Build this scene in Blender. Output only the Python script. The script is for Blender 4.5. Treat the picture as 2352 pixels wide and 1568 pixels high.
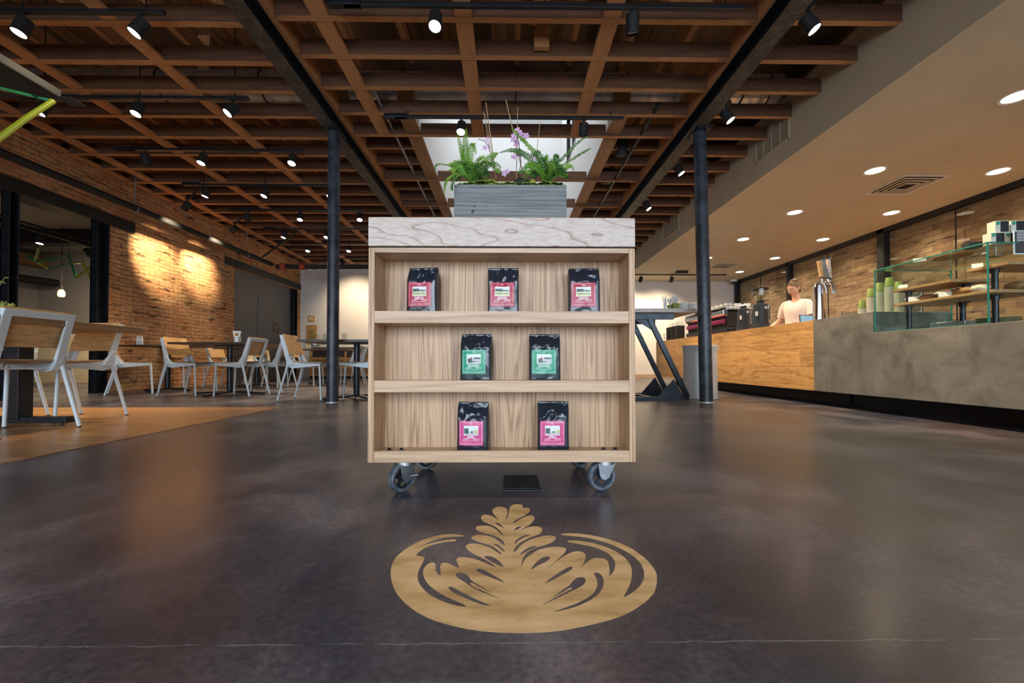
import bpy, bmesh, math, random
from mathutils import Vector, Matrix, noise
R = math.radians
PI = math.pi
for o in list(bpy.data.objects):
    bpy.data.objects.remove(o, do_unlink=True)
scn = bpy.context.scene
COL = scn.collection
# ------------------------------------------------------------------ camera, world, exposure
F, CX, CY, H = 940.0, 1176.0, 817.0, 0.47
PITCH, YAW = R(0.9), R(0.67)
cd = bpy.data.cameras.new('camera')
cam = bpy.data.objects.new('camera', cd)
COL.objects.link(cam)
cd.sensor_width = 36.0
cd.lens = F * 36.0 / 2352.0
cd.shift_y = (CY - 784.0) / 2352.0
cam.location = (0, 0, H)
cam.rotation_euler = (R(90) + PITCH, 0, -YAW)
cd.clip_start = 0.05
cd.clip_end = 200
cd.dof.use_dof = True
cd.dof.focus_distance = 1.42
cd.dof.aperture_fstop = 5.6
scn.camera = cam
scn.view_settings.view_transform = 'Standard'
scn.view_settings.look = 'None'
scn.view_settings.gamma = 1.0
scn.view_settings.use_curve_mapping = False
scn.view_settings.exposure = 0.0
wd = bpy.data.worlds.new('overcast_sky')
scn.world = wd
wd.use_nodes = True
bg = wd.node_tree.nodes['Background']
bg.inputs['Color'].default_value = (0.86, 0.93, 1.0, 1)
bg.inputs['Strength'].default_value = 0.72
scn.cycles.max_bounces = 8
scn.cycles.diffuse_bounces = 4
scn.cycles.sample_clamp_indirect = 6.0

def area_light(name, loc, rot, sx, sy, power, color, spread=PI):
    l = bpy.data.lights.new(name, 'AREA')
    l.shape = 'RECTANGLE'; l.size = sx; l.size_y = sy
    l.energy = power; l.color = color; l.spread = spread
    o = bpy.data.objects.new(name, l); COL.objects.link(o)
    o.location = loc; o.rotation_euler = rot
    return o
# daylight through the storefront windows behind the camera
area_light('storefront_daylight', (-0.2, -3.3, 1.35), (R(76), 0, 0), 6.5, 2.0, 140, (0.74, 0.86, 1.0), R(115))
area_light('storefront_daylight_left', (-5.2, -3.3, 1.35), (R(76), 0, 0), 2.0, 2.0, 60, (0.66, 0.83, 1.0), R(115))
area_light('storefront_daylight_right', (5.2, -3.3, 1.35), (R(76), 0, 0), 2.6, 2.0, 75, (0.60, 0.80, 1.0), R(115))
# daylight falling down the skylight shaft
area_light('skylight_daylight', (0.09, 7.2, 6.1), (0, 0, 0), 2.2, 4.4, 46, (0.88, 0.94, 1.0))

def pray(px, py):
    d = Vector(((px - CX) / F, 1.0, -(py - CY) / F))
    c, s = math.cos(PITCH), math.sin(PITCH)
    d = Vector((d.x, d.y * c - d.z * s, d.y * s + d.z * c))
    c, s = math.cos(YAW), math.sin(YAW)
    return Vector((d.x * c + d.y * s, -d.x * s + d.y * c, d.z))
def P(px, py, X=None, Y=None, Z=None):
    """the point of the place seen at pixel (px, py) on the plane x=X, y=Y or z=Z"""
    d = pray(px, py)
    if X is not None: t = X / d.x
    elif Y is not None: t = Y / d.y
    else: t = (Z - H) / d.z
    return Vector((d.x * t, d.y * t, H + d.z * t))

# ------------------------------------------------------------------ materials
def srgb(r, g, b):
    f = lambda c: (c / 255.0 / 12.92) if c <= 10 else ((c / 255.0 + 0.055) / 1.055) ** 2.4
    return (f(r), f(g), f(b))
def newmat(name):
    m = bpy.data.materials.new(name); m.use_nodes = True
    nt = m.node_tree
    b = nt.nodes['Principled BSDF']
    return m, nt, b
def N(nt, t, **k):
    n = nt.nodes.new(t)
    for a, v in k.items():
        if a.startswith('i_'):
            n.inputs[a[2:].replace('_', ' ')].default_value = v
        else: setattr(n, a, v)
    return n
def L(nt, a, b): nt.links.new(a, b)
def coords(nt, scale=(1, 1, 1), rot=(0, 0, 0), loc=(0, 0, 0), rand=False):
    tc = N(nt, 'ShaderNodeTexCoord'); mp = N(nt, 'ShaderNodeMapping')
    mp.inputs['Scale'].default_value = scale
    mp.inputs['Rotation'].default_value = rot
    mp.inputs['Location'].default_value = loc
    L(nt, tc.outputs['Object'], mp.inputs['Vector'])
    return mp.outputs['Vector']
def ramp(nt, fac, stops):
    r = N(nt, 'ShaderNodeValToRGB')
    e = r.color_ramp.elements
    while len(e) < len(stops): e.new(0.5)
    for i, (p, c) in enumerate(stops):
        e[i].position = p; e[i].color = (c[0], c[1], c[2], 1)
    L(nt, fac, r.inputs['Fac'])
    return r.outputs['Color']
def bump(nt, h, strength, dist, bsdf):
    b = N(nt, 'ShaderNodeBump'); b.inputs['Strength'].default_value = strength
    b.inputs['Distance'].default_value = dist
    L(nt, h, b.inputs['Height']); L(nt, b.outputs['Normal'], bsdf.inputs['Normal'])
def plain(name, col, rough=0.5, metal=0.0, var=0.12, nscale=6.0, bmp=0.0, coat=0.0, emit=None, es=0.0, spec=0.5, bscale=60.0):
    m, nt, b = newmat(name)
    v = coords(nt)
    n = N(nt, 'ShaderNodeTexNoise'); n.inputs['Scale'].default_value = nscale; n.inputs['Detail'].default_value = 4
    L(nt, v, n.inputs['Vector'])
    lo = tuple(c * (1 - var) for c in col); hi = tuple(min(1, c * (1 + var)) for c in col)
    c = ramp(nt, n.outputs['Fac'], [(0.3, lo), (0.7, hi)])
    L(nt, c, b.inputs['Base Color'])
    b.inputs['Roughness'].default_value = rough; b.inputs['Metallic'].default_value = metal
    b.inputs['Specular IOR Level'].default_value = spec
    b.inputs['Coat Weight'].default_value = coat
    if bmp:
        n2 = N(nt, 'ShaderNodeTexNoise'); n2.inputs['Scale'].default_value = bscale
        L(nt, v, n2.inputs['Vector']); bump(nt, n2.outputs['Fac'], bmp, 0.002, b)
    if emit:
        b.inputs['Emission Color'].default_value = (*emit, 1); b.inputs['Emission Strength'].default_value = es
    return m
def wood(name, light, dark, axis=0, freq=22.0, stretch=0.06, rough=0.45, wob=3.0, coat=0.0, boards=None, loc=(0, 0, 0), streak=0.5, mid=None, thin=False):
    """procedural wood whose grain runs along axis; freq = rings per metre across"""
    m, nt, b = newmat(name)
    sc = [1.0, 1.0, 1.0]; sc[axis] = stretch
    v = coords(nt, tuple(sc), loc=loc)
    if boards:      # (axis across the boards, width) : each board gets its own tone and shifted grain
        tc = N(nt, 'ShaderNodeTexCoord'); sp = N(nt, 'ShaderNodeSeparateXYZ'); L(nt, tc.outputs['Object'], sp.inputs[0])
        mu = N(nt, 'ShaderNodeMath', operation='DIVIDE'); mu.inputs[1].default_value = boards[1]
        L(nt, sp.outputs[boards[0]], mu.inputs[0])
        fl = N(nt, 'ShaderNodeMath', operation='FLOOR'); L(nt, mu.outputs[0], fl.inputs[0])
        # end joints
        al = N(nt, 'ShaderNodeMath', operation='MULTIPLY_ADD'); al.inputs[1].default_value = 1.0 / boards[2]
        wn0 = N(nt, 'ShaderNodeTexWhiteNoise', noise_dimensions='1D'); L(nt, fl.outputs[0], wn0.inputs['W'])
        L(nt, sp.outputs[axis], al.inputs[0]); L(nt, wn0.outputs['Value'], al.inputs[2])
        fl2 = N(nt, 'ShaderNodeMath', operation='FLOOR'); L(nt, al.outputs[0], fl2.inputs[0])
        cm = N(nt, 'ShaderNodeCombineXYZ'); L(nt, fl.outputs[0], cm.inputs[0]); L(nt, fl2.outputs[0], cm.inputs[1])
        wn = N(nt, 'ShaderNodeTexWhiteNoise', noise_dimensions='3D'); L(nt, cm.outputs[0], wn.inputs['Vector'])
        sv = N(nt, 'ShaderNodeVectorMath', operation='SCALE'); sv.inputs['Scale'].default_value = 7.0
        L(nt, wn.outputs['Color'], sv.inputs[0])
        ad = N(nt, 'ShaderNodeVectorMath', operation='ADD'); L(nt, v, ad.inputs[0]); L(nt, sv.outputs[0], ad.inputs[1])
        v = ad.outputs[0]
    n1 = N(nt, 'ShaderNodeTexNoise'); n1.inputs['Scale'].default_value = wob; n1.inputs['Detail'].default_value = 3
    L(nt, v, n1.inputs['Vector'])
    # contour bands of a smooth field make cathedral grain
    mu = N(nt, 'ShaderNodeMath', operation='MULTIPLY'); mu.inputs[1].default_value = freq
    L(nt, n1.outputs['Fac'], mu.inputs[0])
    fr = N(nt, 'ShaderNodeMath', operation='FRACT'); L(nt, mu.outputs[0], fr.inputs[0])
    md = mid or tuple((a * 2 + c) / 3 for a, c in zip(light, dark))
    c1 = ramp(nt, fr.outputs[0], [(0.0, dark), (0.05, md), (0.25, light), (0.93, light), (1.0, dark)] if thin else [(0.0, dark), (0.22, light), (0.75, md), (1.0, dark)])
    n2 = N(nt, 'ShaderNodeTexNoise'); n2.inputs['Scale'].default_value = 130.0; n2.inputs['Detail'].default_value = 5
    L(nt, v, n2.inputs['Vector'])
    c2 = ramp(nt, n2.outputs['Fac'], [(0.35, tuple(c * 0.72 for c in dark)), (0.6, light)])
    mx = N(nt, 'ShaderNodeMix', data_type='RGBA'); mx.inputs['Factor'].default_value = streak
    L(nt, c1, mx.inputs[6]); L(nt, c2, mx.inputs[7])
    out = mx.outputs[2]
    if boards:
        hs = N(nt, 'ShaderNodeHueSaturation')
        mr = N(nt, 'ShaderNodeMapRange'); mr.inputs['To Min'].default_value = 1 - boards[3]; mr.inputs['To Max'].default_value = 1 + boards[3]
        L(nt, wn.outputs['Value'], mr.inputs['Value']); L(nt, mr.outputs[0], hs.inputs['Value']); L(nt, out, hs.inputs['Color'])
        out = hs.outputs[0]
        fr2 = N(nt, 'ShaderNodeMath', operation='PINGPONG'); fr2.inputs[1].default_value = boards[1] / 2
        L(nt, sp.outputs[boards[0]], fr2.inputs[0])
        lt = N(nt, 'ShaderNodeMath', operation='LESS_THAN'); lt.inputs[1].default_value = 0.0012
        # seams where the ping-pong returns to zero
        L(nt, fr2.outputs[0], lt.inputs[0])
        mx2 = N(nt, 'ShaderNodeMix', data_type='RGBA'); mx2.inputs[7].default_value = (*[c * 0.25 for c in dark], 1)
        L(nt, lt.outputs[0], mx2.inputs[0]); L(nt, out, mx2.inputs[6]); out = mx2.outputs[2]
    L(nt, out, b.inputs['Base Color'])
    b.inputs['Roughness'].default_value = rough
    b.inputs['Coat Weight'].default_value = coat
    bump(nt, n2.outputs['Fac'], 0.12, 0.002, b)
    return m
def brick(name, pal, mortar, bw=0.21, bh=0.068, swap=True, bstr=0.9, dirt=0.5, warp=1.0, mort=0.75, blend=0.2, crev=0.5):
    """rough old brick; the wall face is the object's YZ plane"""
    m, nt, b = newmat(name)
    tc = N(nt, 'ShaderNodeTexCoord'); sp = N(nt, 'ShaderNodeSeparateXYZ'); L(nt, tc.outputs['Object'], sp.inputs[0])
    cm = N(nt, 'ShaderNodeCombineXYZ')
    L(nt, sp.outputs[1 if swap else 0], cm.inputs[0]); L(nt, sp.outputs[2], cm.inputs[1])
    w = N(nt, 'ShaderNodeTexNoise'); w.inputs['Scale'].default_value = 2.6; w.inputs['Detail'].default_value = 5
    L(nt, cm.outputs[0], w.inputs['Vector'])
    sb = N(nt, 'ShaderNodeVectorMath', operation='SUBTRACT'); sb.inputs[1].default_value = (0.5, 0.5, 0.5)
    L(nt, w.outputs['Color'], sb.inputs[0])
    sc = N(nt, 'ShaderNodeVectorMath', operation='MULTIPLY'); sc.inputs[1].default_value = (0.16 * warp, 0.10 * warp, 0)
    L(nt, sb.outputs[0], sc.inputs[0])
    w2 = N(nt, 'ShaderNodeTexNoise'); w2.inputs['Scale'].default_value = 22; w2.inputs['Detail'].default_value = 3
    L(nt, cm.outputs[0], w2.inputs['Vector'])
    sb2 = N(nt, 'ShaderNodeVectorMath', operation='SUBTRACT'); sb2.inputs[1].default_value = (0.5, 0.5, 0.5)
    L(nt, w2.outputs['Color'], sb2.inputs[0])
    sc2 = N(nt, 'ShaderNodeVectorMath', operation='MULTIPLY'); sc2.inputs[1].default_value = (0.04 * warp, 0.036 * warp, 0)
    L(nt, sb2.outputs[0], sc2.inputs[0])
    a1 = N(nt, 'ShaderNodeVectorMath', operation='ADD'); L(nt, cm.outputs[0], a1.inputs[0]); L(nt, sc.outputs[0], a1.inputs[1])
    a2 = N(nt, 'ShaderNodeVectorMath', operation='ADD'); L(nt, a1.outputs[0], a2.inputs[0]); L(nt, sc2.outputs[0], a2.inputs[1])
    bt = N(nt, 'ShaderNodeTexBrick')
    bt.inputs['Scale'].default_value = 1.0; bt.inputs['Brick Width'].default_value = bw; bt.inputs['Row Height'].default_value = bh
    bt.inputs['Mortar Size'].default_value = 0.006; bt.inputs['Mortar Smooth'].default_value = 0.6
    bt.inputs['Color1'].default_value = (0, 0, 0, 1); bt.inputs['Color2'].default_value = (1, 1, 1, 1); bt.inputs['Mortar'].default_value = (0.5, 0.5, 0.5, 1)
    L(nt, a2.outputs[0], bt.inputs['Vector'])
    nb = N(nt, 'ShaderNodeTexNoise'); nb.inputs['Scale'].default_value = 5.5; nb.inputs['Detail'].default_value = 8; nb.inputs['Roughness'].default_value = 0.7
    L(nt, cm.outputs[0], nb.inputs['Vector'])
    nbr = N(nt, 'ShaderNodeMapRange'); nbr.inputs['From Min'].default_value = 0.32; nbr.inputs['From Max'].default_value = 0.68; L(nt, nb.outputs['Fac'], nbr.inputs['Value'])
    bl = N(nt, 'ShaderNodeMix', data_type='RGBA'); bl.inputs[0].default_value = blend
    L(nt, bt.outputs['Color'], bl.inputs[6]); L(nt, nbr.outputs[0], bl.inputs[7])
    base = ramp(nt, bl.outputs[2], pal)
    ny = N(nt, 'ShaderNodeTexNoise'); ny.inputs['Scale'].default_value = 1.7; ny.inputs['Detail'].default_value = 7; ny.inputs['Roughness'].default_value = 0.7
    L(nt, cm.outputs[0], ny.inputs['Vector'])
    yr = N(nt, 'ShaderNodeMapRange'); yr.inputs['From Min'].default_value = 0.48; yr.inputs['From Max'].default_value = 0.66; yr.inputs['To Max'].default_value = 0.6; L(nt, ny.outputs['Fac'], yr.inputs['Value'])
    ym = N(nt, 'ShaderNodeMix', data_type='RGBA'); ym.inputs[7].default_value = (*pal[-1][1], 1)
    L(nt, yr.outputs[0], ym.inputs[0]); L(nt, base, ym.inputs[6]); base = ym.outputs[2]
    n3 = N(nt, 'ShaderNodeTexNoise'); n3.inputs['Scale'].default_value = 1.1; n3.inputs['Detail'].default_value = 6
    L(nt, cm.outputs[0], n3.inputs['Vector'])
    hs = N(nt, 'ShaderNodeHueSaturation')
    mr = N(nt, 'ShaderNodeMapRange'); mr.inputs['From Min'].default_value = 0.3; mr.inputs['From Max'].default_value = 0.7
    mr.inputs['To Min'].default_value = 1 - dirt * 0.5; mr.inputs['To Max'].default_value = 1 + dirt * 0.35
    L(nt, n3.outputs['Fac'], mr.inputs['Value']); L(nt, mr.outputs[0], hs.inputs['Value']); L(nt, base, hs.inputs['Color'])
    # pits
    vo = N(nt, 'ShaderNodeTexNoise'); vo.inputs['Scale'].default_value = 6; vo.inputs['Detail'].default_value = 9; vo.inputs['Roughness'].default_value = 0.68
    mpp = N(nt, 'ShaderNodeMapping'); mpp.inputs['Scale'].default_value = (0.45, 2.0, 1)
    L(nt, cm.outputs[0], mpp.inputs['Vector']); L(nt, mpp.outputs[0], vo.inputs['Vector'])
    pit = N(nt, 'ShaderNodeMapRange'); pit.inputs['From Min'].default_value = 0.33; pit.inputs['From Max'].default_value = 0.42
    L(nt, vo.outputs['Fac'], pit.inputs['Value'])
    mx = N(nt, 'ShaderNodeMix', data_type='RGBA'); mx.inputs[6].default_value = (0.035, 0.022, 0.016, 1)
    L(nt, pit.outputs[0], mx.inputs[0]); L(nt, hs.outputs[0], mx.inputs[7])
    mf = N(nt, 'ShaderNodeMix', data_type='RGBA'); mf.inputs[7].default_value = (*mortar, 1)
    fm = N(nt, 'ShaderNodeMath', operation='MULTIPLY'); fm.inputs[1].default_value = mort
    L(nt, bt.outputs['Fac'], fm.inputs[0])
    L(nt, fm.outputs[0], mf.inputs[0]); L(nt, mx.outputs[2], mf.inputs[6])
    # dark crevices where the old mortar has fallen out
    nc = N(nt, 'ShaderNodeTexNoise'); nc.inputs['Scale'].default_value = 3.2; nc.inputs['Detail'].default_value = 9; nc.inputs['Roughness'].default_value = 0.75
    L(nt, mpp.outputs[0], nc.inputs['Vector'])
    ncr = N(nt, 'ShaderNodeMapRange'); ncr.inputs['From Min'].default_value = 0.49; ncr.inputs['From Max'].default_value = 0.56; L(nt, nc.outputs['Fac'], ncr.inputs['Value'])
    cf = N(nt, 'ShaderNodeMath', operation='MULTIPLY'); L(nt, ncr.outputs[0], cf.inputs[0]); L(nt, bt.outputs['Fac'], cf.inputs[1])
    cf2 = N(nt, 'ShaderNodeMath', operation='MULTIPLY'); cf2.inputs[1].default_value = crev; L(nt, cf.outputs[0], cf2.inputs[0])
    mk = N(nt, 'ShaderNodeMix', data_type='RGBA'); mk.inputs[7].default_value = (0.03, 0.018, 0.012, 1)
    L(nt, cf2.outputs[0], mk.inputs[0]); L(nt, mf.outputs[2], mk.inputs[6])
    L(nt, mk.outputs[2], b.inputs['Base Color'])
    b.inputs['Roughness'].default_value = 0.85
    # height
    hh = N(nt, 'ShaderNodeMath', operation='MULTIPLY_ADD'); hh.inputs[1].default_value = -0.8
    L(nt, bt.outputs['Fac'], hh.inputs[0]); L(nt, vo.outputs['Fac'], hh.inputs[2])
    h2 = N(nt, 'ShaderNodeMath', operation='MULTIPLY_ADD'); h2.inputs[1].default_value = 0.7
    L(nt, bt.outputs['Color'], h2.inputs[0]); L(nt, hh.outputs[0], h2.inputs[2])
    h3 = N(nt, 'ShaderNodeMath', operation='MULTIPLY_ADD'); h3.inputs[1].default_value = 0.8
    L(nt, pit.outputs[0], h3.inputs[0]); L(nt, h2.outputs[0], h3.inputs[2])
    bump(nt, h3.outputs[0], bstr, 0.03, b)
    return m
def glassmat(name, col=(0.93, 0.99, 0.97), rough=0.0):
    m, nt, b = newmat(name)
    nt.nodes.remove(b)
    out = nt.nodes['Material Output']
    t = N(nt, 'ShaderNodeBsdfTransparent'); t.inputs['Color'].default_value = (*col, 1)
    g = N(nt, 'ShaderNodeBsdfGlossy'); g.inputs['Roughness'].default_value = rough
    lw = N(nt, 'ShaderNodeLayerWeight'); lw.inputs['Blend'].default_value = 0.5
    pw = N(nt, 'ShaderNodeMath', operation='POWER'); pw.inputs[1].default_value = 5.0; L(nt, lw.outputs['Facing'], pw.inputs[0])
    ma = N(nt, 'ShaderNodeMath', operation='MULTIPLY_ADD'); ma.inputs[1].default_value = 0.7; ma.inputs[2].default_value = 0.035; L(nt, pw.outputs[0], ma.inputs[0])
    mx = N(nt, 'ShaderNodeMixShader')
    L(nt, ma.outputs[0], mx.inputs[0]); L(nt, t.outputs[0], mx.inputs[1]); L(nt, g.outputs[0], mx.inputs[2])
    L(nt, mx.outputs[0], out.inputs['Surface'])
    return m

M = {}
M['black'] = plain('black_painted_steel', (0.012, 0.013, 0.015), 0.42, 0.0, 0.25, 8, 0.15)
M['blacksoft'] = plain('black_matte', (0.01, 0.01, 0.011), 0.7)
M['steelblk'] = plain('dark_blue_black_steel', (0.02, 0.024, 0.031), 0.3, 0.45, 0.4, 9, 0.2, bscale=30)
M['steelbeam'] = plain('dark_steel_beam', (0.035, 0.032, 0.03), 0.55, 0.3, 0.35, 12, 0.3)
M['joist'] = wood('aged_fir_shaded_side', (0.15, 0.060, 0.024), (0.065, 0.026, 0.012), 0, 6, 0.05, 0.7, 4, streak=0.45)  # shaded copy of the joist wood, kept darker than the underside
M['joistlit'] = wood('bounce_lit_joist_edge', (0.60, 0.29, 0.11), (0.36, 0.15, 0.055), 0, 6, 0.05, 0.7, 4, streak=0.5)  # lit copy for undersides: missing floor bounce painted into the wood colour
M['rib'] = wood('old_fir_strip', (0.58, 0.27, 0.105), (0.36, 0.15, 0.055), 1, 6, 0.05, 0.7, 4, streak=0.45)  # same pale tone, standing in for light bounced up from the floor
M['glulam'] = wood('new_glulam', (0.42, 0.22, 0.09), (0.25, 0.12, 0.045), 1, 9, 0.04, 0.55, 3)
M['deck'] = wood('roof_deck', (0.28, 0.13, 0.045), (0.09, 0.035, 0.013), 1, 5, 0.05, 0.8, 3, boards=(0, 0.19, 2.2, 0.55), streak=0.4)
M['white'] = plain('white_painted_wall', (0.74, 0.69, 0.63), 0.8, 0, 0.03, 2, 0.05)
M['shaft'] = plain('white_shaft', (0.84, 0.84, 0.83), 0.9, 0, 0.02, 2)
M['soffit'] = plain('warm_grey_drywall', (0.56, 0.475, 0.335), 0.7, 0, 0.05, 2, 0.05)
M['brickL'] = brick('orange_brick', [(0.0, (0.42, 0.15, 0.07)), (0.35, (0.60, 0.27, 0.12)), (0.7, (0.66, 0.35, 0.16)), (1.0, (0.72, 0.50, 0.24))], (0.30, 0.16, 0.08), warp=0.75, mort=0.45, bstr=1.0, blend=0.55, crev=0.75)
M['brickR'] = brick('buff_brick', [(0.0, (0.22, 0.125, 0.06)), (0.4, (0.36, 0.225, 0.115)), (0.75, (0.45, 0.305, 0.16)), (1.0, (0.55, 0.40, 0.23))], (0.50, 0.38, 0.24), bw=0.27, bh=0.088, warp=0.6, mort=0.8, bstr=1.0)
M['oakx'] = wood('light_oak_grain_across', (0.60, 0.41, 0.255), (0.40, 0.245, 0.145), 0, 16, 0.05, 0.42, 5, loc=(3, 1, 2), streak=0.35)
M['oakz'] = wood('light_oak_grain_upright', (0.60, 0.39, 0.225), (0.28, 0.145, 0.075), 2, 20, 0.035, 0.45, 9, loc=(5, 0, 1), streak=0.3)
M['oaktop'] = wood('cool_lit_oak_cathedral', (0.55, 0.455, 0.395), (0.22, 0.12, 0.085), 0, 17, 0.26, 0.38, 4.6, loc=(1.2, 4, 2.2), streak=0.25, mid=(0.46, 0.34, 0.27), thin=True)  # cathedral oak; the cool light on the cart top is mixed into its colour
M['counterwood'] = wood('honey_oak_counter', (0.72, 0.40, 0.14), (0.42, 0.19, 0.05), 1, 9, 0.12, 0.38, 4.0, boards=(2, 0.21, 1.9, 0.16), streak=0.35)
M['chairwood'] = wood('chair_oak_veneer', (0.70, 0.43, 0.20), (0.46, 0.25, 0.10), 1, 9, 0.08, 0.4, 6)
M['chairseat'] = wood('chair_seat_veneer', (0.40, 0.27, 0.15), (0.26, 0.16, 0.09), 1, 9, 0.08, 0.4, 6)
M['tabletop'] = wood('table_top_wood', (0.36, 0.20, 0.09), (0.20, 0.10, 0.04), 1, 9, 0.06, 0.4, 5)
M['tabledark'] = wood('dark_table_top', (0.10, 0.062, 0.04), (0.05, 0.03, 0.02), 0, 9, 0.06, 0.35, 5)
M['shelfwood'] = wood('display_shelf_wood', (0.50, 0.30, 0.14), (0.32, 0.18, 0.08), 0, 9, 0.08, 0.45, 5)
M['woodfloor'] = wood('oak_plank_floor', (0.50, 0.27, 0.11), (0.32, 0.15, 0.055), 0, 7, 0.06, 0.3, 4, boards=(1, 0.13, 1.6, 0.18), streak=0.4)
M['chairwhite'] = plain('pale_blue_white_powder_coat', (0.64, 0.71, 0.74), 0.35, 0, 0.05, 4)
M['greywood'] = wood('weathered_grey_wood', (0.19, 0.205, 0.215), (0.085, 0.093, 0.10), 0, 12, 0.03, 0.75, 9, streak=0.6, loc=(2, 0, 5))
M['chrome'] = plain('chrome', (0.85, 0.87, 0.9), 0.08, 1.0, 0.02)
M['steel'] = plain('brushed_steel', (0.55, 0.56, 0.58), 0.33, 0.9, 0.1, 10)
M['galv'] = plain('galvanised_steel', (0.36, 0.38, 0.40), 0.42, 0.85, 0.35, 14, 0.2)
M['duct'] = plain('galvanised_duct', (0.62, 0.63, 0.66), 0.34, 0.55, 0.3, 4, 0.3)
M['castbl'] = plain('blue_black_cast_iron', (0.03, 0.04, 0.052), 0.3, 0.5, 0.4, 30, 0.3)
M['rubber'] = plain('worn_grey_rubber', (0.085, 0.10, 0.12), 0.5, 0, 0.5, 40, 0.3)
M['foil'] = plain('black_foil_bag', (0.016, 0.022, 0.033), 0.22, 0.0, 0.2, 9, 0.0, coat=0.4)
M['lamp'] = plain('lamp_lens', (1, 1, 1), 0.5, emit=(1.0, 0.93, 0.82), es=9.0)
M['lampoff'] = plain('unlit_lens', (0.05, 0.05, 0.05), 0.2)
M['can'] = plain('downlight_lens', (1, 1, 1), 0.5, emit=(1.0, 0.86, 0.66), es=3.5)
M['bulb'] = plain('filament_bulb', (1, 0.8, 0.4), 0.4, emit=(1.0, 0.55, 0.16), es=6.0)
M['gold'] = None
M['whitepl'] = plain('white_plastic', (0.75, 0.75, 0.73), 0.45, 0, 0.03)
M['paper'] = plain('white_card', (0.78, 0.76, 0.72), 0.7, 0, 0.03)
M['cupgreen'] = plain('olive_green_paper_cup', (0.20, 0.27, 0.055), 0.55, 0, 0.05)
M['cupwhite'] = plain('cream_paper_cup', (0.60, 0.58, 0.48), 0.6, 0, 0.05)
M['glass'] = glassmat('clear_glass', (0.95, 0.99, 0.975))
M['paneglass'] = glassmat('clear_window_glass', (0.99, 0.99, 0.985))
M['glassedge'] = plain('green_glass_edge', (0.03, 0.22, 0.17), 0.15, 0, 0.1)
M['drink'] = glassmat('tumbler_glass', (0.9, 0.93, 0.93), 0.02)
M['greydoor'] = plain('dark_grey_door_paint', (0.12, 0.125, 0.14), 0.55, 0, 0.06)
M['greycan'] = plain('pale_grey_metal', (0.60, 0.65, 0.66), 0.4, 0.3, 0.06)
M['red'] = plain('red_paint', (0.35, 0.05, 0.025), 0.5)
M['yellow'] = plain('yellow_green_tube', (0.24, 0.31, 0.012), 0.4)
M['green'] = plain('dark_green_tube', (0.01, 0.20, 0.08), 0.22)
M['magenta'] = plain('magenta_panel', (0.24, 0.018, 0.10), 0.2, 0.3)
M['cream'] = plain('cream_shell', (0.72, 0.60, 0.42), 0.4)

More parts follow.
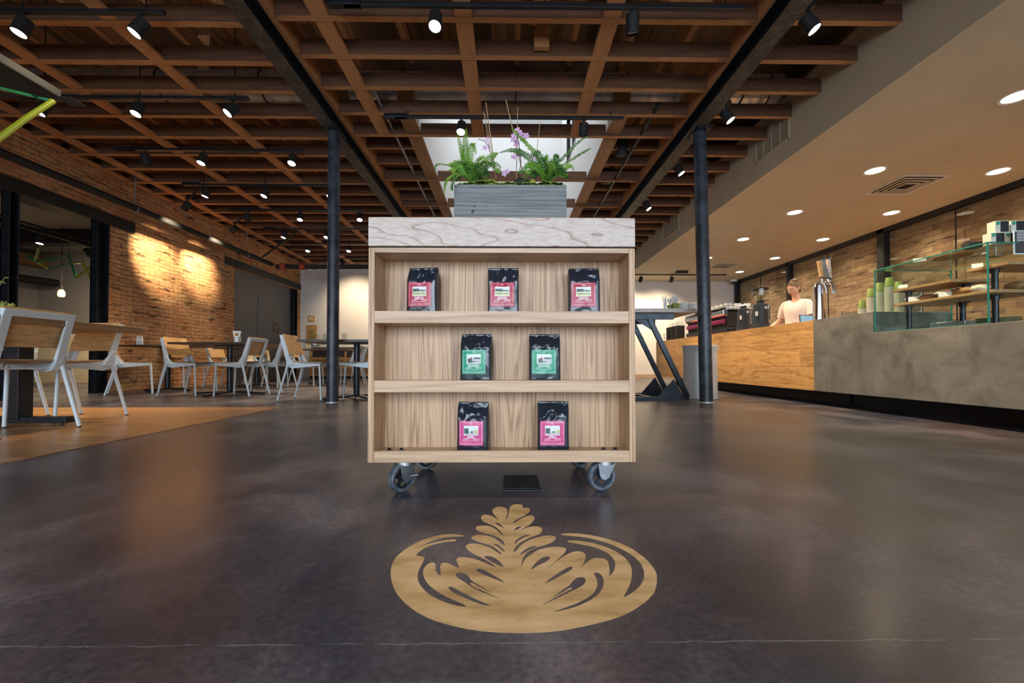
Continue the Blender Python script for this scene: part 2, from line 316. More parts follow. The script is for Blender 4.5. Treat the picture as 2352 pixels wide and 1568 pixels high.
def floor_material():
    m, nt, b = newmat('stained_polished_concrete')
    tc = N(nt, 'ShaderNodeTexCoord'); v = tc.outputs['Object']
    def noise(scale, det, rough=0.5, dist=0.0):
        n = N(nt, 'ShaderNodeTexNoise'); n.inputs['Scale'].default_value = scale; n.inputs['Detail'].default_value = det
        n.inputs['Roughness'].default_value = rough; n.inputs['Distortion'].default_value = dist
        L(nt, v, n.inputs['Vector']); return n
    n1 = noise(1.9, 6, 0.58, 0.25); n2 = noise(70, 6, 0.7); n3 = noise(0.7, 5, 0.6, 0.3)
    c1 = ramp(nt, n1.outputs['Fac'], [(0.36, (0.014, 0.012, 0.020)), (0.5, (0.056, 0.050, 0.064)), (0.62, (0.17, 0.15, 0.165))])
    c3 = ramp(nt, n3.outputs['Fac'], [(0.42, (0.030, 0.038, 0.062)), (0.58, (0.125, 0.088, 0.078))])
    mx = N(nt, 'ShaderNodeMix', data_type='RGBA'); mx.inputs[0].default_value = 0.45
    L(nt, c1, mx.inputs[6]); L(nt, c3, mx.inputs[7])
    g = ramp(nt, n2.outputs['Fac'], [(0.35, (0.62, 0.62, 0.66)), (0.65, (1.35, 1.35, 1.35))])
    mu = N(nt, 'ShaderNodeMix', data_type='RGBA', blend_type='MULTIPLY'); mu.inputs[0].default_value = 1.0
    L(nt, mx.outputs[2], mu.inputs[6]); L(nt, g, mu.inputs[7])
    # specks of grit
    sp = noise(260, 2)
    s2 = N(nt, 'ShaderNodeMapRange'); s2.inputs['From Min'].default_value = 0.80; s2.inputs['From Max'].default_value = 0.83
    L(nt, sp.outputs['Fac'], s2.inputs['Value'])
    # the long hairline crack across the slab in front of the inlay
    xyz = N(nt, 'ShaderNodeSeparateXYZ'); L(nt, v, xyz.inputs[0])
    cx = N(nt, 'ShaderNodeCombineXYZ'); L(nt, xyz.outputs[0], cx.inputs[0])
    wn = N(nt, 'ShaderNodeTexNoise'); wn.inputs['Scale'].default_value = 9; wn.inputs['Detail'].default_value = 8; wn.inputs['Roughness'].default_value = 0.7
    L(nt, cx.outputs[0], wn.inputs['Vector'])
    wa = N(nt, 'ShaderNodeMath', operation='MULTIPLY_ADD'); wa.inputs[1].default_value = 0.022; wa.inputs[2].default_value = 0.682
    L(nt, wn.outputs['Fac'], wa.inputs[0])
    df = N(nt, 'ShaderNodeMath', operation='SUBTRACT'); L(nt, xyz.outputs[1], df.inputs[0]); L(nt, wa.outputs[0], df.inputs[1])
    ab = N(nt, 'ShaderNodeMath', operation='ABSOLUTE'); L(nt, df.outputs[0], ab.inputs[0])
    cr = N(nt, 'ShaderNodeMapRange'); cr.inputs['From Min'].default_value = 0.0004; cr.inputs['From Max'].default_value = 0.0012
    cr.inputs['To Min'].default_value = 1; cr.inputs['To Max'].default_value = 0
    L(nt, ab.outputs[0], cr.inputs['Value'])
    wb = N(nt, 'ShaderNodeTexNoise'); wb.inputs['Scale'].default_value = 14; L(nt, v, wb.inputs['Vector'])
    wr = N(nt, 'ShaderNodeMapRange'); wr.inputs['From Min'].default_value = 0.35; wr.inputs['From Max'].default_value = 0.62; L(nt, wb.outputs['Fac'], wr.inputs['Value'])
    cm = N(nt, 'ShaderNodeMath', operation='MULTIPLY'); L(nt, cr.outputs[0], cm.inputs[0]); L(nt, wr.outputs[0], cm.inputs[1])
    mc = N(nt, 'ShaderNodeMath', operation='MAXIMUM'); L(nt, cm.outputs[0], mc.inputs[0]); L(nt, s2.outputs[0], mc.inputs[1])
    sc = N(nt, 'ShaderNodeMath', operation='MULTIPLY'); sc.inputs[1].default_value = 0.75; L(nt, mc.outputs[0], sc.inputs[0])
    fx = N(nt, 'ShaderNodeMix', data_type='RGBA'); fx.inputs[7].default_value = (0.30, 0.33, 0.38, 1)
    L(nt, sc.outputs[0], fx.inputs[0]); L(nt, mu.outputs[2], fx.inputs[6])
    L(nt, fx.outputs[2], b.inputs['Base Color'])
    r = N(nt, 'ShaderNodeMapRange'); r.inputs['To Min'].default_value = 0.26; r.inputs['To Max'].default_value = 0.46; b.inputs['Specular IOR Level'].default_value = 0.55; b.inputs['Coat Weight'].default_value = 0.15; b.inputs['Coat Roughness'].default_value = 0.2
    L(nt, n1.outputs['Fac'], r.inputs['Value']); L(nt, r.outputs[0], b.inputs['Roughness'])
    bump(nt, n2.outputs['Fac'], 0.06, 0.002, b)
    return m
M['concrete'] = floor_material()

def brass_material():
    m, nt, b = newmat('worn_brass_stain')
    v = coords(nt, (1.0, 3.0, 1.0))
    n = N(nt, 'ShaderNodeTexNoise'); n.inputs['Scale'].default_value = 7; n.inputs['Detail'].default_value = 8; L(nt, v, n.inputs['Vector'])
    c = ramp(nt, n.outputs['Fac'], [(0.3, (0.42, 0.27, 0.11)), (0.5, (0.62, 0.43, 0.21)), (0.72, (0.78, 0.56, 0.34))])
    v2 = coords(nt, (1.0, 14.0, 1.0))
    n2 = N(nt, 'ShaderNodeTexNoise'); n2.inputs['Scale'].default_value = 60; n2.inputs['Detail'].default_value = 4; L(nt, v2, n2.inputs['Vector'])
    g = ramp(nt, n2.outputs['Fac'], [(0.3, (0.82, 0.82, 0.82)), (0.7, (1.12, 1.12, 1.12))])
    mu = N(nt, 'ShaderNodeMix', data_type='RGBA', blend_type='MULTIPLY'); mu.inputs[0].default_value = 1.0
    L(nt, c, mu.inputs[6]); L(nt, g, mu.inputs[7])
    L(nt, mu.outputs[2], b.inputs['Base Color']); b.inputs['Roughness'].default_value = 0.42; b.inputs['Metallic'].default_value = 0.15
    bump(nt, n2.outputs['Fac'], 0.05, 0.001, b)
    return m
M['brass'] = brass_material()
def mottled(name, stops, scale, rough, det=9, dist=1.2, bmp=0.08):
    m, nt, b = newmat(name)
    v = coords(nt)
    n = N(nt, 'ShaderNodeTexNoise'); n.inputs['Scale'].default_value = scale; n.inputs['Detail'].default_value = det
    n.inputs['Roughness'].default_value = 0.62; n.inputs['Distortion'].default_value = dist
    L(nt, v, n.inputs['Vector']); L(nt, ramp(nt, n.outputs['Fac'], stops), b.inputs['Base Color'])
    b.inputs['Roughness'].default_value = rough
    bump(nt, n.outputs['Fac'], bmp, 0.01, b)
    return m
M['concounter'] = mottled('trowelled_concrete', [(0.3, (0.10, 0.094, 0.082)), (0.5, (0.18, 0.170, 0.148)), (0.72, (0.26, 0.245, 0.215))], 3.0, 0.5)
M['colsteel'] = mottled('mottled_black_column_steel', [(0.35, (0.011, 0.013, 0.018)), (0.5, (0.03, 0.036, 0.048)), (0.7, (0.062, 0.075, 0.10))], 7.0, 0.38, dist=0.4)
M['rustbeam'] = mottled('aged_beam_flange', [(0.3, (0.02, 0.018, 0.016)), (0.5, (0.05, 0.043, 0.034)), (0.72, (0.14, 0.115, 0.085))], 9.0, 0.6)
M['crust'] = mottled('baked_crust', [(0.3, (0.20, 0.08, 0.03)), (0.6, (0.42, 0.22, 0.09)), (0.8, (0.65, 0.45, 0.25))], 30, 0.7)
M['moss'] = mottled('green_moss', [(0.3, (0.05, 0.09, 0.012)), (0.55, (0.15, 0.25, 0.03)), (0.75, (0.28, 0.36, 0.05))], 40, 0.9, bmp=1.0)
M['mossy'] = mottled('yellow_moss', [(0.3, (0.16, 0.17, 0.02)), (0.55, (0.34, 0.36, 0.05)), (0.75, (0.50, 0.50, 0.10))], 60, 0.9, bmp=1.0)
def leaf(name, c1, c2, rough=0.45):
    m, nt, b = newmat(name)
    v = coords(nt)
    n = N(nt, 'ShaderNodeTexNoise'); n.inputs['Scale'].default_value = 18; L(nt, v, n.inputs['Vector'])
    L(nt, ramp(nt, n.outputs['Fac'], [(0.3, c1), (0.7, c2)]), b.inputs['Base Color'])
    b.inputs['Roughness'].default_value = rough
    b.inputs['Subsurface Weight'].default_value = 0.0
    nt2 = N(nt, 'ShaderNodeBsdfTranslucent'); nt2.inputs['Color'].default_value = (*[c * 1.3 for c in c2], 1)
    mx = N(nt, 'ShaderNodeMixShader'); mx.inputs[0].default_value = 0.3
    out = nt.nodes['Material Output']
    L(nt, b.outputs[0], mx.inputs[1]); L(nt, nt2.outputs[0], mx.inputs[2]); L(nt, mx.outputs[0], out.inputs['Surface'])
    return m
M['fern'] = leaf('bright_fern_green', (0.05, 0.17, 0.012), (0.20, 0.42, 0.035))
M['fern2'] = leaf('deep_fern_green', (0.02, 0.085, 0.014), (0.07, 0.20, 0.03))
M['orchleaf'] = leaf('dark_orchid_leaf', (0.012, 0.022, 0.014), (0.03, 0.05, 0.03), 0.35)
M['petal'] = leaf('lilac_petal', (0.52, 0.26, 0.55), (0.78, 0.58, 0.80), 0.6)
M['stake'] = plain('bamboo_stake', (0.34, 0.22, 0.12), 0.6, 0, 0.3, 40)
M['stem'] = plain('dark_orchid_stem', (0.05, 0.035, 0.03), 0.6)
M['skin'] = plain('skin', (0.62, 0.35, 0.22), 0.5, 0, 0.05, 12)
M['shirt'] = plain('pale_pink_white_cotton', (0.80, 0.70, 0.65), 0.85, 0, 0.04, 20, 0.3)
M['hair'] = mottled('light_brown_hair', [(0.35, (0.06, 0.03, 0.013)), (0.55, (0.20, 0.11, 0.045)), (0.75, (0.36, 0.22, 0.10))], 25, 0.5, bmp=0.8)
M['jeans'] = plain('dark_denim', (0.03, 0.04, 0.07), 0.8)
M['lip'] = plain('lips', (0.45, 0.15, 0.13), 0.5)
M['dark'] = plain('dark_detail', (0.03, 0.018, 0.012), 0.5)
M['screen'] = plain('tablet_screen', (0.1, 0.2, 0.3), 0.1, emit=(0.25, 0.42, 0.58), es=0.7)
M['redlab'] = plain('crimson_label', (0.42, 0.012, 0.045), 0.4, 0, 0.06, 20, coat=0.1)
M['grnlab'] = plain('emerald_label', (0.008, 0.29, 0.15), 0.4, 0, 0.06, 20, coat=0.1)
M['pnklab'] = plain('pink_label', (0.56, 0.05, 0.20), 0.4, 0, 0.06, 20, coat=0.1)
M['ink'] = plain('white_ink', (0.85, 0.83, 0.84), 0.4, 0, 0.02)
M['pic_sky'] = plain('print_pale_sky', (0.66, 0.72, 0.72), 0.4, 0, 0.1, 300)
M['pic_hill'] = plain('print_dark_hill', (0.05, 0.10, 0.09), 0.4, 0, 0.7, 400)
M['pic_field'] = plain('print_yellow_field', (0.50, 0.48, 0.20), 0.4, 0, 0.4, 300)
M['pic_grey'] = plain('print_grey_ground', (0.50, 0.48, 0.50), 0.4, 0, 0.3, 300)
M['pic_red'] = plain('print_red_figure', (0.40, 0.05, 0.10), 0.4)
M['clay'] = plain('terracotta', (0.30, 0.13, 0.06), 0.7)
M['copper'] = plain('copper_metal', (0.6, 0.25, 0.13), 0.25, 0.8)  # brownish copper, the machine's own metal colour
M['blue'] = plain('deep_blue_glass', (0.01, 0.02, 0.16), 0.1, 0, 0.1, coat=0.5)
M['slate'] = plain('slate_board', (0.045, 0.04, 0.038), 0.6)
M['clothred'] = plain('red_cloth', (0.42, 0.03, 0.03), 0.8)
M['clothblue'] = plain('blue_cloth', (0.03, 0.06, 0.24), 0.8)
M['clothcream'] = plain('cream_cloth', (0.68, 0.60, 0.46), 0.8)
M['kraft'] = plain('kraft_bag', (0.30, 0.22, 0.15), 0.7)
M['tinwhite'] = plain('ivory_box', (0.62, 0.58, 0.48), 0.5)
M['herb'] = leaf('pale_herb_green', (0.16, 0.26, 0.06), (0.36, 0.48, 0.16))
M['edgealu'] = plain('dull_aluminium_edge', (0.13, 0.14, 0.14), 0.45, 0.5)
M['edgedark'] = plain('dull_dark_edge', (0.035, 0.039, 0.039), 0.6)
M['kick'] = plain('black_kick_board', (0.006, 0.006, 0.006), 0.5)
M['gloom'] = plain('grey_room_wall', (0.34, 0.315, 0.29), 0.8, 0, 0.04, 2)

# ------------------------------------------------------------------ mesh helpers
class MB:
    def __init__(s): s.v = []; s.f = []; s.m = []
    def add(s, vs, fs, mi=0, mat=None):
        b = len(s.v)
        s.v += [tuple(mat @ Vector(p)) if mat else tuple(p) for p in vs]
        s.f += [tuple(b + i for i in f) for f in fs]; s.m += [mi] * len(fs)
        return s
    def box(s, x0, x1, y0, y1, z0, z1, mi=0, mat=None):
        vs = [(x0, y0, z0), (x1, y0, z0), (x1, y1, z0), (x0, y1, z0), (x0, y0, z1), (x1, y0, z1), (x1, y1, z1), (x0, y1, z1)]
        return s.add(vs, [(0, 3, 2, 1), (4, 5, 6, 7), (0, 1, 5, 4), (1, 2, 6, 5), (2, 3, 7, 6), (3, 0, 4, 7)], mi, mat)
    def cyl(s, p0, p1, r0, r1=None, n=16, mi=0, caps=True, mat=None):
        r1 = r0 if r1 is None else r1
        p0 = Vector(p0); p1 = Vector(p1); d = (p1 - p0).normalized()
        a = d.orthogonal().normalized(); b = d.cross(a)
        vs = []
        for p, r in ((p0, r0), (p1, r1)):
            for i in range(n):
                t = 2 * PI * i / n; vs.append(p + a * (r * math.cos(t)) + b * (r * math.sin(t)))
        fs = [(i, (i + 1) % n, n + (i + 1) % n, n + i) for i in range(n)]
        if caps: fs += [tuple(range(n - 1, -1, -1)), tuple(range(n, 2 * n))]
        return s.add(vs, fs, mi, mat)
    def tube(s, pts, r, n=10, mi=0, mat=None, closed=False):
        pts = [Vector(p) for p in pts]; k = len(pts)
        rs = r if isinstance(r, (list, tuple)) else [r] * k
        vs = []; up = None
        for i, p in enumerate(pts):
            if closed: d = (pts[(i + 1) % k] - pts[i - 1]).normalized()
            else: d = (pts[min(i + 1, k - 1)] - pts[max(i - 1, 0)]).normalized()
            if up is None: a = d.orthogonal().normalized()
            else:
                a = (up - d * up.dot(d))
                a = a.normalized() if a.length > 1e-6 else d.orthogonal().normalized()
            up = a; b = d.cross(a)
            for j in range(n):
                t = 2 * PI * j / n; vs.append(p + a * (rs[i] * math.cos(t)) + b * (rs[i] * math.sin(t)))
        fs = []
        for i in range(k if closed else k - 1):
            for j in range(n):
                i2 = (i + 1) % k
                fs.append((i * n + j, i * n + (j + 1) % n, i2 * n + (j + 1) % n, i2 * n + j))
        if not closed: fs += [tuple(range(n - 1, -1, -1)), tuple(range((k - 1) * n, k * n))]
        return s.add(vs, fs, mi, mat)
    def lathe(s, prof, n=24, mi=0, mat=None, c=(0, 0, 0), sx=1, sy=1):
        vs = []
        for r, z in prof:
            for i in range(n):
                t = 2 * PI * i / n; vs.append((c[0] + sx * r * math.cos(t), c[1] + sy * r * math.sin(t), c[2] + z))
        fs = []
        for k in range(len(prof) - 1):
            for i in range(n):
                fs.append((k * n + i, k * n + (i + 1) % n, (k + 1) * n + (i + 1) % n, (k + 1) * n + i))
        fs.append(tuple(range(n - 1, -1, -1))); fs.append(tuple(range((len(prof) - 1) * n, len(prof) * n)))
        return s.add(vs, fs, mi, mat)
    def prism(s, poly, axis, a, b, mi=0, mat=None):
        """poly in the plane across axis, extruded from a to b. axis 0: (y,z), 1: (x,z), 2: (x,y)"""
        def pt(u, w, t):
            return (t, u, w) if axis == 0 else ((u, t, w) if axis == 1 else (u, w, t))
        n = len(poly)
        vs = [pt(u, w, a) for u, w in poly] + [pt(u, w, b) for u, w in poly]
        fs = [tuple(range(n)), tuple(range(2 * n - 1, n - 1, -1))] + [(i, n + i, n + (i + 1) % n, (i + 1) % n) for i in range(n)]
        return s.add(vs, fs, mi, mat)
    def sphere(s, c, rx, ry, rz, n=16, k=10, mi=0, mat=None, fn=None):
        vs = []
        for i in range(k + 1):
            ph = PI * i / k
            for j in range(n):
                t = 2 * PI * j / n
                p = Vector((math.sin(ph) * math.cos(t), math.sin(ph) * math.sin(t), math.cos(ph)))
                q = fn(p) if fn else 1.0
                vs.append((c[0] + rx * p.x * q, c[1] + ry * p.y * q, c[2] + rz * p.z * q))
        fs = [(i * n + j, (i + 1) * n + j, (i + 1) * n + (j + 1) % n, i * n + (j + 1) % n) for i in range(k) for j in range(n)]
        return s.add(vs, fs, mi, mat)
    def bar(s, p0, p1, w, h, mi=0, up=(0, 0, 1), mat=None):
        p0 = Vector(p0); p1 = Vector(p1); d = (p1 - p0).normalized(); u = Vector(up)
        a = d.cross(u); a = a.normalized() if a.length > 1e-5 else d.orthogonal().normalized()
        b = a.cross(d).normalized()
        vs = []
        for p in (p0, p1):
            for sa, sb in ((-1, -1), (1, -1), (1, 1), (-1, 1)): vs.append(p + a * (sa * w / 2) + b * (sb * h / 2))
        return s.add(vs, [(0, 3, 2, 1), (4, 5, 6, 7), (0, 1, 5, 4), (1, 2, 6, 5), (2, 3, 7, 6), (3, 0, 4, 7)], mi, mat)
    def mesh(s, name, mats, smooth=False):
        me = bpy.data.meshes.new(name)
        me.from_pydata([tuple(p) for p in s.v], [], s.f)
        for m in (mats if isinstance(mats, (list, tuple)) else [mats]): me.materials.append(M[m] if isinstance(m, str) else m)
        for i, p in enumerate(me.polygons): p.material_index = s.m[i]
        bm = bmesh.new(); bm.from_mesh(me)
        bmesh.ops.remove_doubles(bm, verts=bm.verts, dist=1e-6)
        bmesh.ops.recalc_face_normals(bm, faces=bm.faces)
        bm.to_mesh(me); bm.free()
        if smooth:
            for p in me.polygons: p.use_smooth = True
            if smooth != 'all': me.set_sharp_from_angle(angle=R(38))
        return me
    def build(s, name, mats, parent=None, smooth=False, bevel=0, loc=None):
        o = bpy.data.objects.new(name, s.mesh(name, mats, smooth)); COL.objects.link(o)
        if parent: o.parent = parent
        if loc: o.location = loc
        if bevel:
            b = o.modifiers.new('bevel', 'BEVEL'); b.width = bevel; b.segments = 2; b.limit_method = 'ANGLE'; b.angle_limit = R(40)
        return o
def tag(o, label, cat, group=None, kind=None):
    if label: o['label'] = label
    if cat: o['category'] = cat
    if group: o['group'] = group
    if kind: o['kind'] = kind
    return o
def thing(name, label, cat, loc=(0, 0, 0), rotz=0, group=None):
    o = bpy.data.objects.new(name, None); COL.objects.link(o)
    o.empty_display_size = 0.1
    o.location = loc; o.rotation_euler = (0, 0, rotz)
    return tag(o, label, cat, group)
def struct(o, label=None):
    o['kind'] = 'structure'
    if label: o['label'] = label
    return o
def copytree(o, parent=None, root=True):
    c = o.copy(); COL.objects.link(c)
    if parent: c.parent = parent
    for ch in list(o.children):
        d = copytree(ch, c, False); d.matrix_parent_inverse = ch.matrix_parent_inverse.copy()
    return c
def place(proto, used, name, label, loc, rotz=0, group=None, scale=None):
    """first call moves the prototype itself, later calls copy it"""
    o = proto if not used else copytree(proto)
    used.append(1)
    o.location = loc; o.rotation_euler = (0, 0, rotz); o['label'] = label
    if group: o['group'] = group
    if scale: o.scale = scale
    return o
def text_mesh(s, size, mat, name='lettering', ext=0.0004, align='CENTER', bold=0.0):
    cu = bpy.data.curves.new(name, 'FONT'); cu.body = s; cu.size = size; cu.extrude = ext
    cu.align_x = align; cu.align_y = 'CENTER'; cu.offset = bold; cu.space_character = 1.15
    to = bpy.data.objects.new(name, cu); COL.objects.link(to)
    bpy.context.view_layer.update()
    dg = bpy.context.evaluated_depsgraph_get()
    me = bpy.data.meshes.new_from_object(to.evaluated_get(dg))
    bpy.data.objects.remove(to, do_unlink=True)
    me.materials.clear(); me.materials.append(M[mat])
    return me

# ------------------------------------------------------------------ THE SETTING
XL, XR, YF, YN = -6.2, 7.0, 12.3, -3.5
ZJ = 3.37          # underside of the joists
ZT = 4.35          # roof deck
ZS = 2.917         # dropped ceiling over the counter
XS = 3.37          # its face
# floor
fl = MB().box(-12.2, XR + 0.2, YN - 0.3, YF + 0.2, -0.12, 0.0).build('floor', 'concrete'); struct(fl, 'dark stained polished concrete floor')
wf = MB().box(-6.2, -2.34, 0.0, 4.29, 0.0005, 0.004).build('wood_floor_inlay', 'woodfloor'); struct(wf, 'oak plank floor area under the left tables')
# far wall
MBw = MB().box(XL - 0.2, XR + 0.2, YF, YF + 0.2, 0, 4.6)
struct(MBw.build('wall_far', 'white'), 'warm white far wall')
# right wall, buff brick
struct(MB().box(XR, XR + 0.2, YN - 0.2, YF, 0, 4.6).build('wall_right', 'brickR'), 'buff brick wall behind the counter')
# left brick wall with two openings
ZH = 2.62          # underside of the lintels
wl = MB()
wl.box(XL - 0.35, XL, YN - 0.2, YF, ZH, 4.6)                 # above the openings
wl.box(XL - 0.14, XL, 6.42, 9.35, 0, ZH)                     # the brick pier between them
wl.box(XL - 0.35, XL, 12.12, YF, 0, ZH)
wl.box(XL - 0.35, XL, YN - 0.2, 1.6, 0, ZH)
struct(wl.build('wall_left', 'brickL'), 'orange brick wall with two wide openings')
# near wall with the storefront windows (behind the camera)
wn = MB()
wn.box(XL - 0.2, XR + 0.2, YN - 0.2, YN, 3.2, 4.6); wn.box(XL - 0.2, XR + 0.2, YN - 0.2, YN, 0, 0.25)
for x0, x1 in ((XL - 0.2, XL + 0.2), (-4.3, -3.6), (3.2, 3.8), (XR - 0.3, XR + 0.2)): wn.box(x0, x1, YN - 0.2, YN, 0.25, 3.2)
struct(wn.build('wall_near', 'white'), 'street wall with tall windows')
for i, (x0, x1) in enumerate(((XL + 0.2, -4.3), (-3.6, 3.2), (3.8, XR - 0.3))):
    w = MB(); n = max(1, round((x1 - x0) / 1.3))
    for k in range(n + 1):
        xx = x0 + (x1 - x0) * k / n; w.box(xx - 0.03, xx + 0.03, YN - 0.14, YN - 0.06, 0.25, 3.2)
    w.box(x0, x1, YN - 0.14, YN - 0.06, 2.4, 2.46)
    struct(w.build('window_%d' % (i + 1), 'black'), 'black framed street window')
# roof deck: planks with the skylight opening
SX0, SX1, SY0, SY1 = -1.11, 1.27, 5.05, 9.6
dk = MB()
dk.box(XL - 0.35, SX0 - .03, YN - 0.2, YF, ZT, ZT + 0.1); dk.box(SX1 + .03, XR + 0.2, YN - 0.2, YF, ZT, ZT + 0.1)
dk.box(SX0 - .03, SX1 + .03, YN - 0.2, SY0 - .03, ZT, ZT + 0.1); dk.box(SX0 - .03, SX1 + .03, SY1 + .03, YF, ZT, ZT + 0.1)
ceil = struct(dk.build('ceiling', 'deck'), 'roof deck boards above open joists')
# skylight shaft
sh = MB()
zt = 6.2
sh.box(SX0 - 0.05, SX0, SY0 - 0.05, SY1 + 0.05, 3.785, zt); sh.box(SX1, SX1 + 0.05, SY0 - 0.05, 7.1, 3.785, zt)
sh.box(SX1, SX1 + 0.05, 8.6, SY1 + 0.05, 3.785, zt); sh.box(SX1, SX1 + 0.05, 7.1, 8.6, 3.785, 4.6); sh.box(SX1, SX1 + 0.05, 7.1, 8.6, 5.6, zt)
sh.box(SX0, SX1, SY0 - 0.05, SY0, 3.75, zt); sh.box(SX0, SX1, SY1, SY1 + 0.05, 3.785, zt)
sh.box(SX0, SX0 + .008, SY0, SY1, 3.415, 3.80); sh.box(SX1 - .008, SX1, SY0, SY1, 3.415, 3.80)
struct(sh.build('skylight_shaft', 'shaft'), 'white drywall shaft of the skylight')
struct(MB().box(SX0 - .1, SX1 + .1, SY0 - .11, SY0 - .055, 3.80, 4.36).build('trim_header', 'joist'), 'dark timber header at the near end of the skylight')
wv = MB()
for a in (7.1, 7.85, 8.55): wv.box(SX1 - 0.01, SX1 + 0.06, a, a + 0.05, 4.6, 5.6)
wv.box(SX1 - 0.01, SX1 + 0.06, 7.1, 8.6, 4.6, 4.65); wv.box(SX1 - 0.01, SX1 + 0.06, 7.1, 8.6, 5.55, 5.6)
struct(wv.build('window_4', 'steelblk'), 'dark framed window high in the skylight shaft')
# glulam curbs along the skylight
for nm, a in (('left', -1.29), ('right', 1.27)):
    struct(MB().box(a, a + 0.18, 4.75, 11.0, 3.40, 3.78).build('trim_glulam_%s' % nm, 'glulam'), 'new glulam curb on the %s side of the skylight' % nm)
# joists (children of the ceiling), bay by bay
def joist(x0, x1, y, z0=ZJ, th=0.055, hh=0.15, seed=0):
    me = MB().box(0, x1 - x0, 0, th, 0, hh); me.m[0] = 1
    o = me.build('joist', ['joist', 'joistlit'], ceil, bevel=0.003, loc=(x0, y, z0)); return o
random.seed(4)
for n in range(21):
    y = 3.03 + 0.445 * n
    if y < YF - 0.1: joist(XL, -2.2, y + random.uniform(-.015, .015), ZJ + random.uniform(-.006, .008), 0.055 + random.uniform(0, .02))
for n in range(21):
    y = 2.945 + 0.447 * n
    if y > YF - 0.1: continue
    jy = y + random.uniform(-.01, .01)
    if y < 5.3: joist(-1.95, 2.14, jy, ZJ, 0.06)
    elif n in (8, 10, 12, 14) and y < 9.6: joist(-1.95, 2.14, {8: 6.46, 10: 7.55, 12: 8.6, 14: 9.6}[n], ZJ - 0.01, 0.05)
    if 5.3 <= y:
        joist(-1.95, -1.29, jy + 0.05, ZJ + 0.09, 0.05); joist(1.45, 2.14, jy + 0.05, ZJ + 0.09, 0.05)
for n in range(21):
    y = 2.95 + 0.452 * n
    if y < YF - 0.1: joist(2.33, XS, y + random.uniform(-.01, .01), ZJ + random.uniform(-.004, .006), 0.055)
def strip(x, y0, y1, w=0.145, z=ZJ + 0.004, h=0.035):
    MB().box(-w / 2, w / 2, 0, y1 - y0, 0, h).build('strip', 'rib', ceil, bevel=0.003, loc=(x, y0, z))
for x in (-5.75, -4.57, -3.37): strip(x, 2.0, YF - 0.05, 0.13)
strip(-1.57, 2.0, 5.2); strip(-0.37, 2.0, 5.2); strip(0.88, 2.0, 5.2)
strip(-6.12, 2.0, YF - 0.05, 0.1)
# nailers over the steel beams and the ledger boards beside them
for x in (-2.03, 2.20):
    s = 1 if x < 0 else -1
    MB().box(-0.075, 0.075, 0, 9.5, 0, 0.045).build('nailer', 'rib', ceil, bevel=0.003, loc=(x, 2.0, 3.365))
    MB().box(-0.02, 0.02, 0, 9.5, 0, 0.20).build('ledger', 'rib', ceil, bevel=0.003, loc=(x + s * 0.055, 2.0, 3.41))
# upper rafters under the deck, and short hangers
for k in range(12):
    x = -6.0 + k * 0.82 if k < 5 else -1.75 + (k - 5) * 0.62
    if x > 2.2: break
    if SX0 - 0.1 < x < SX1 + 0.1 and k >= 5:
        MB().box(-0.03, 0.03, 0, 6.4, 0, 0.16).build('rafter', 'rib', ceil, loc=(x, -1.6, ZT - 0.36)); continue
    MB().box(-0.03, 0.03, 0, 10.2, 0, 0.16).build('rafter', 'rib', ceil, loc=(x, 2.0, ZT - 0.36))
for x, y in ((-4.95, 3.95), (-1.05, 2.2), (0.32, 3.78), (-3.6, 4.86), (-3.3, 6.2), (-4.2, 7.6), (-3.0, 9.0)):
    MB().box(-0.07, 0.07, -0.025, 0.025, 0, 0.95).build('hanger', 'rib', ceil, loc=(x, y, ZJ + 0.03))
for x0, x1, y in ((-3.4, -2.3, 3.7), (-1.4, 0.3, 3.72), (0.9, 2.0, 3.72)):
    b = MB().bar((0, 0, 0.62), (x1 - x0, 0, 0.10), 0.04, 0.16); b.build('brace', 'rib', ceil, loc=(x0, y, 3.55))
# dropped drywall ceiling over the counter
sf = MB()
sf.box(XS, XS + 0.1, YN, YF, ZS, 3.67); sf.box(XS + 0.1, XR, YN, YF, ZS, ZS + 0.08); sf.box(XS - 0.015, XS + 0.12, YN, YF, 3.62, 3.68)
struct(sf.build('ceiling_dropped', 'soffit'), 'dropped warm grey drywall ceiling over the counter')
# steel beams (I sections) and their columns
def ibeam(name, label, x0, x1, y0, y1, z):
    c = (x0 + x1) / 2
    m = MB().box(x0, x1, y0, y1, z, z + 0.014, 1).box(x0, x1, y0, y1, z + 0.155, z + 0.17).box(c - 0.006, c + 0.006, y0, y1, z + 0.014, z + 0.155)
    o = m.build(name, ['steelblk', 'rustbeam']); return tag(o, label, 'beam')
ibeam('steel_beam', 'black steel I-beam running over the left column', -2.15, -2.0, YN, 12.25, 3.20)
ibeam('steel_beam', 'black steel I-beam running over the right column', 2.15, 2.31, YN, 12.25, 3.20)
def column(label, x, y, r, dx=0):
    t = thing('steel_column', label, 'column', (x, y, 0))
    MB().tube([(dx * k / 8, 0, 3.19 * k / 8) for k in range(9)], r, 28).build('shaft', 'colsteel', t, smooth=True)
    MB().box(dx - 0.085, dx + 0.085, -0.15, 0.15, 3.186, 3.2).build('head_plate', 'black', t)
    for sx in (-1, 1):
        for sy in (-1, 1): MB().cyl((dx + sx * 0.065, sy * 0.12, 3.168), (dx + sx * 0.065, sy * 0.12, 3.186), 0.012, n=6).build('bolt', 'steelblk', t)
    MB().lathe([(r * 1.06, 0), (r * 1.04, 0.01)], 24).build('base_ring', 'greycan', t)
column('slender mottled black steel column among the dining tables', -2.045, 4.82, 0.067)
column('mottled black steel column in front of the pale grey bin', 2.335, 4.78, 0.074, -0.055)
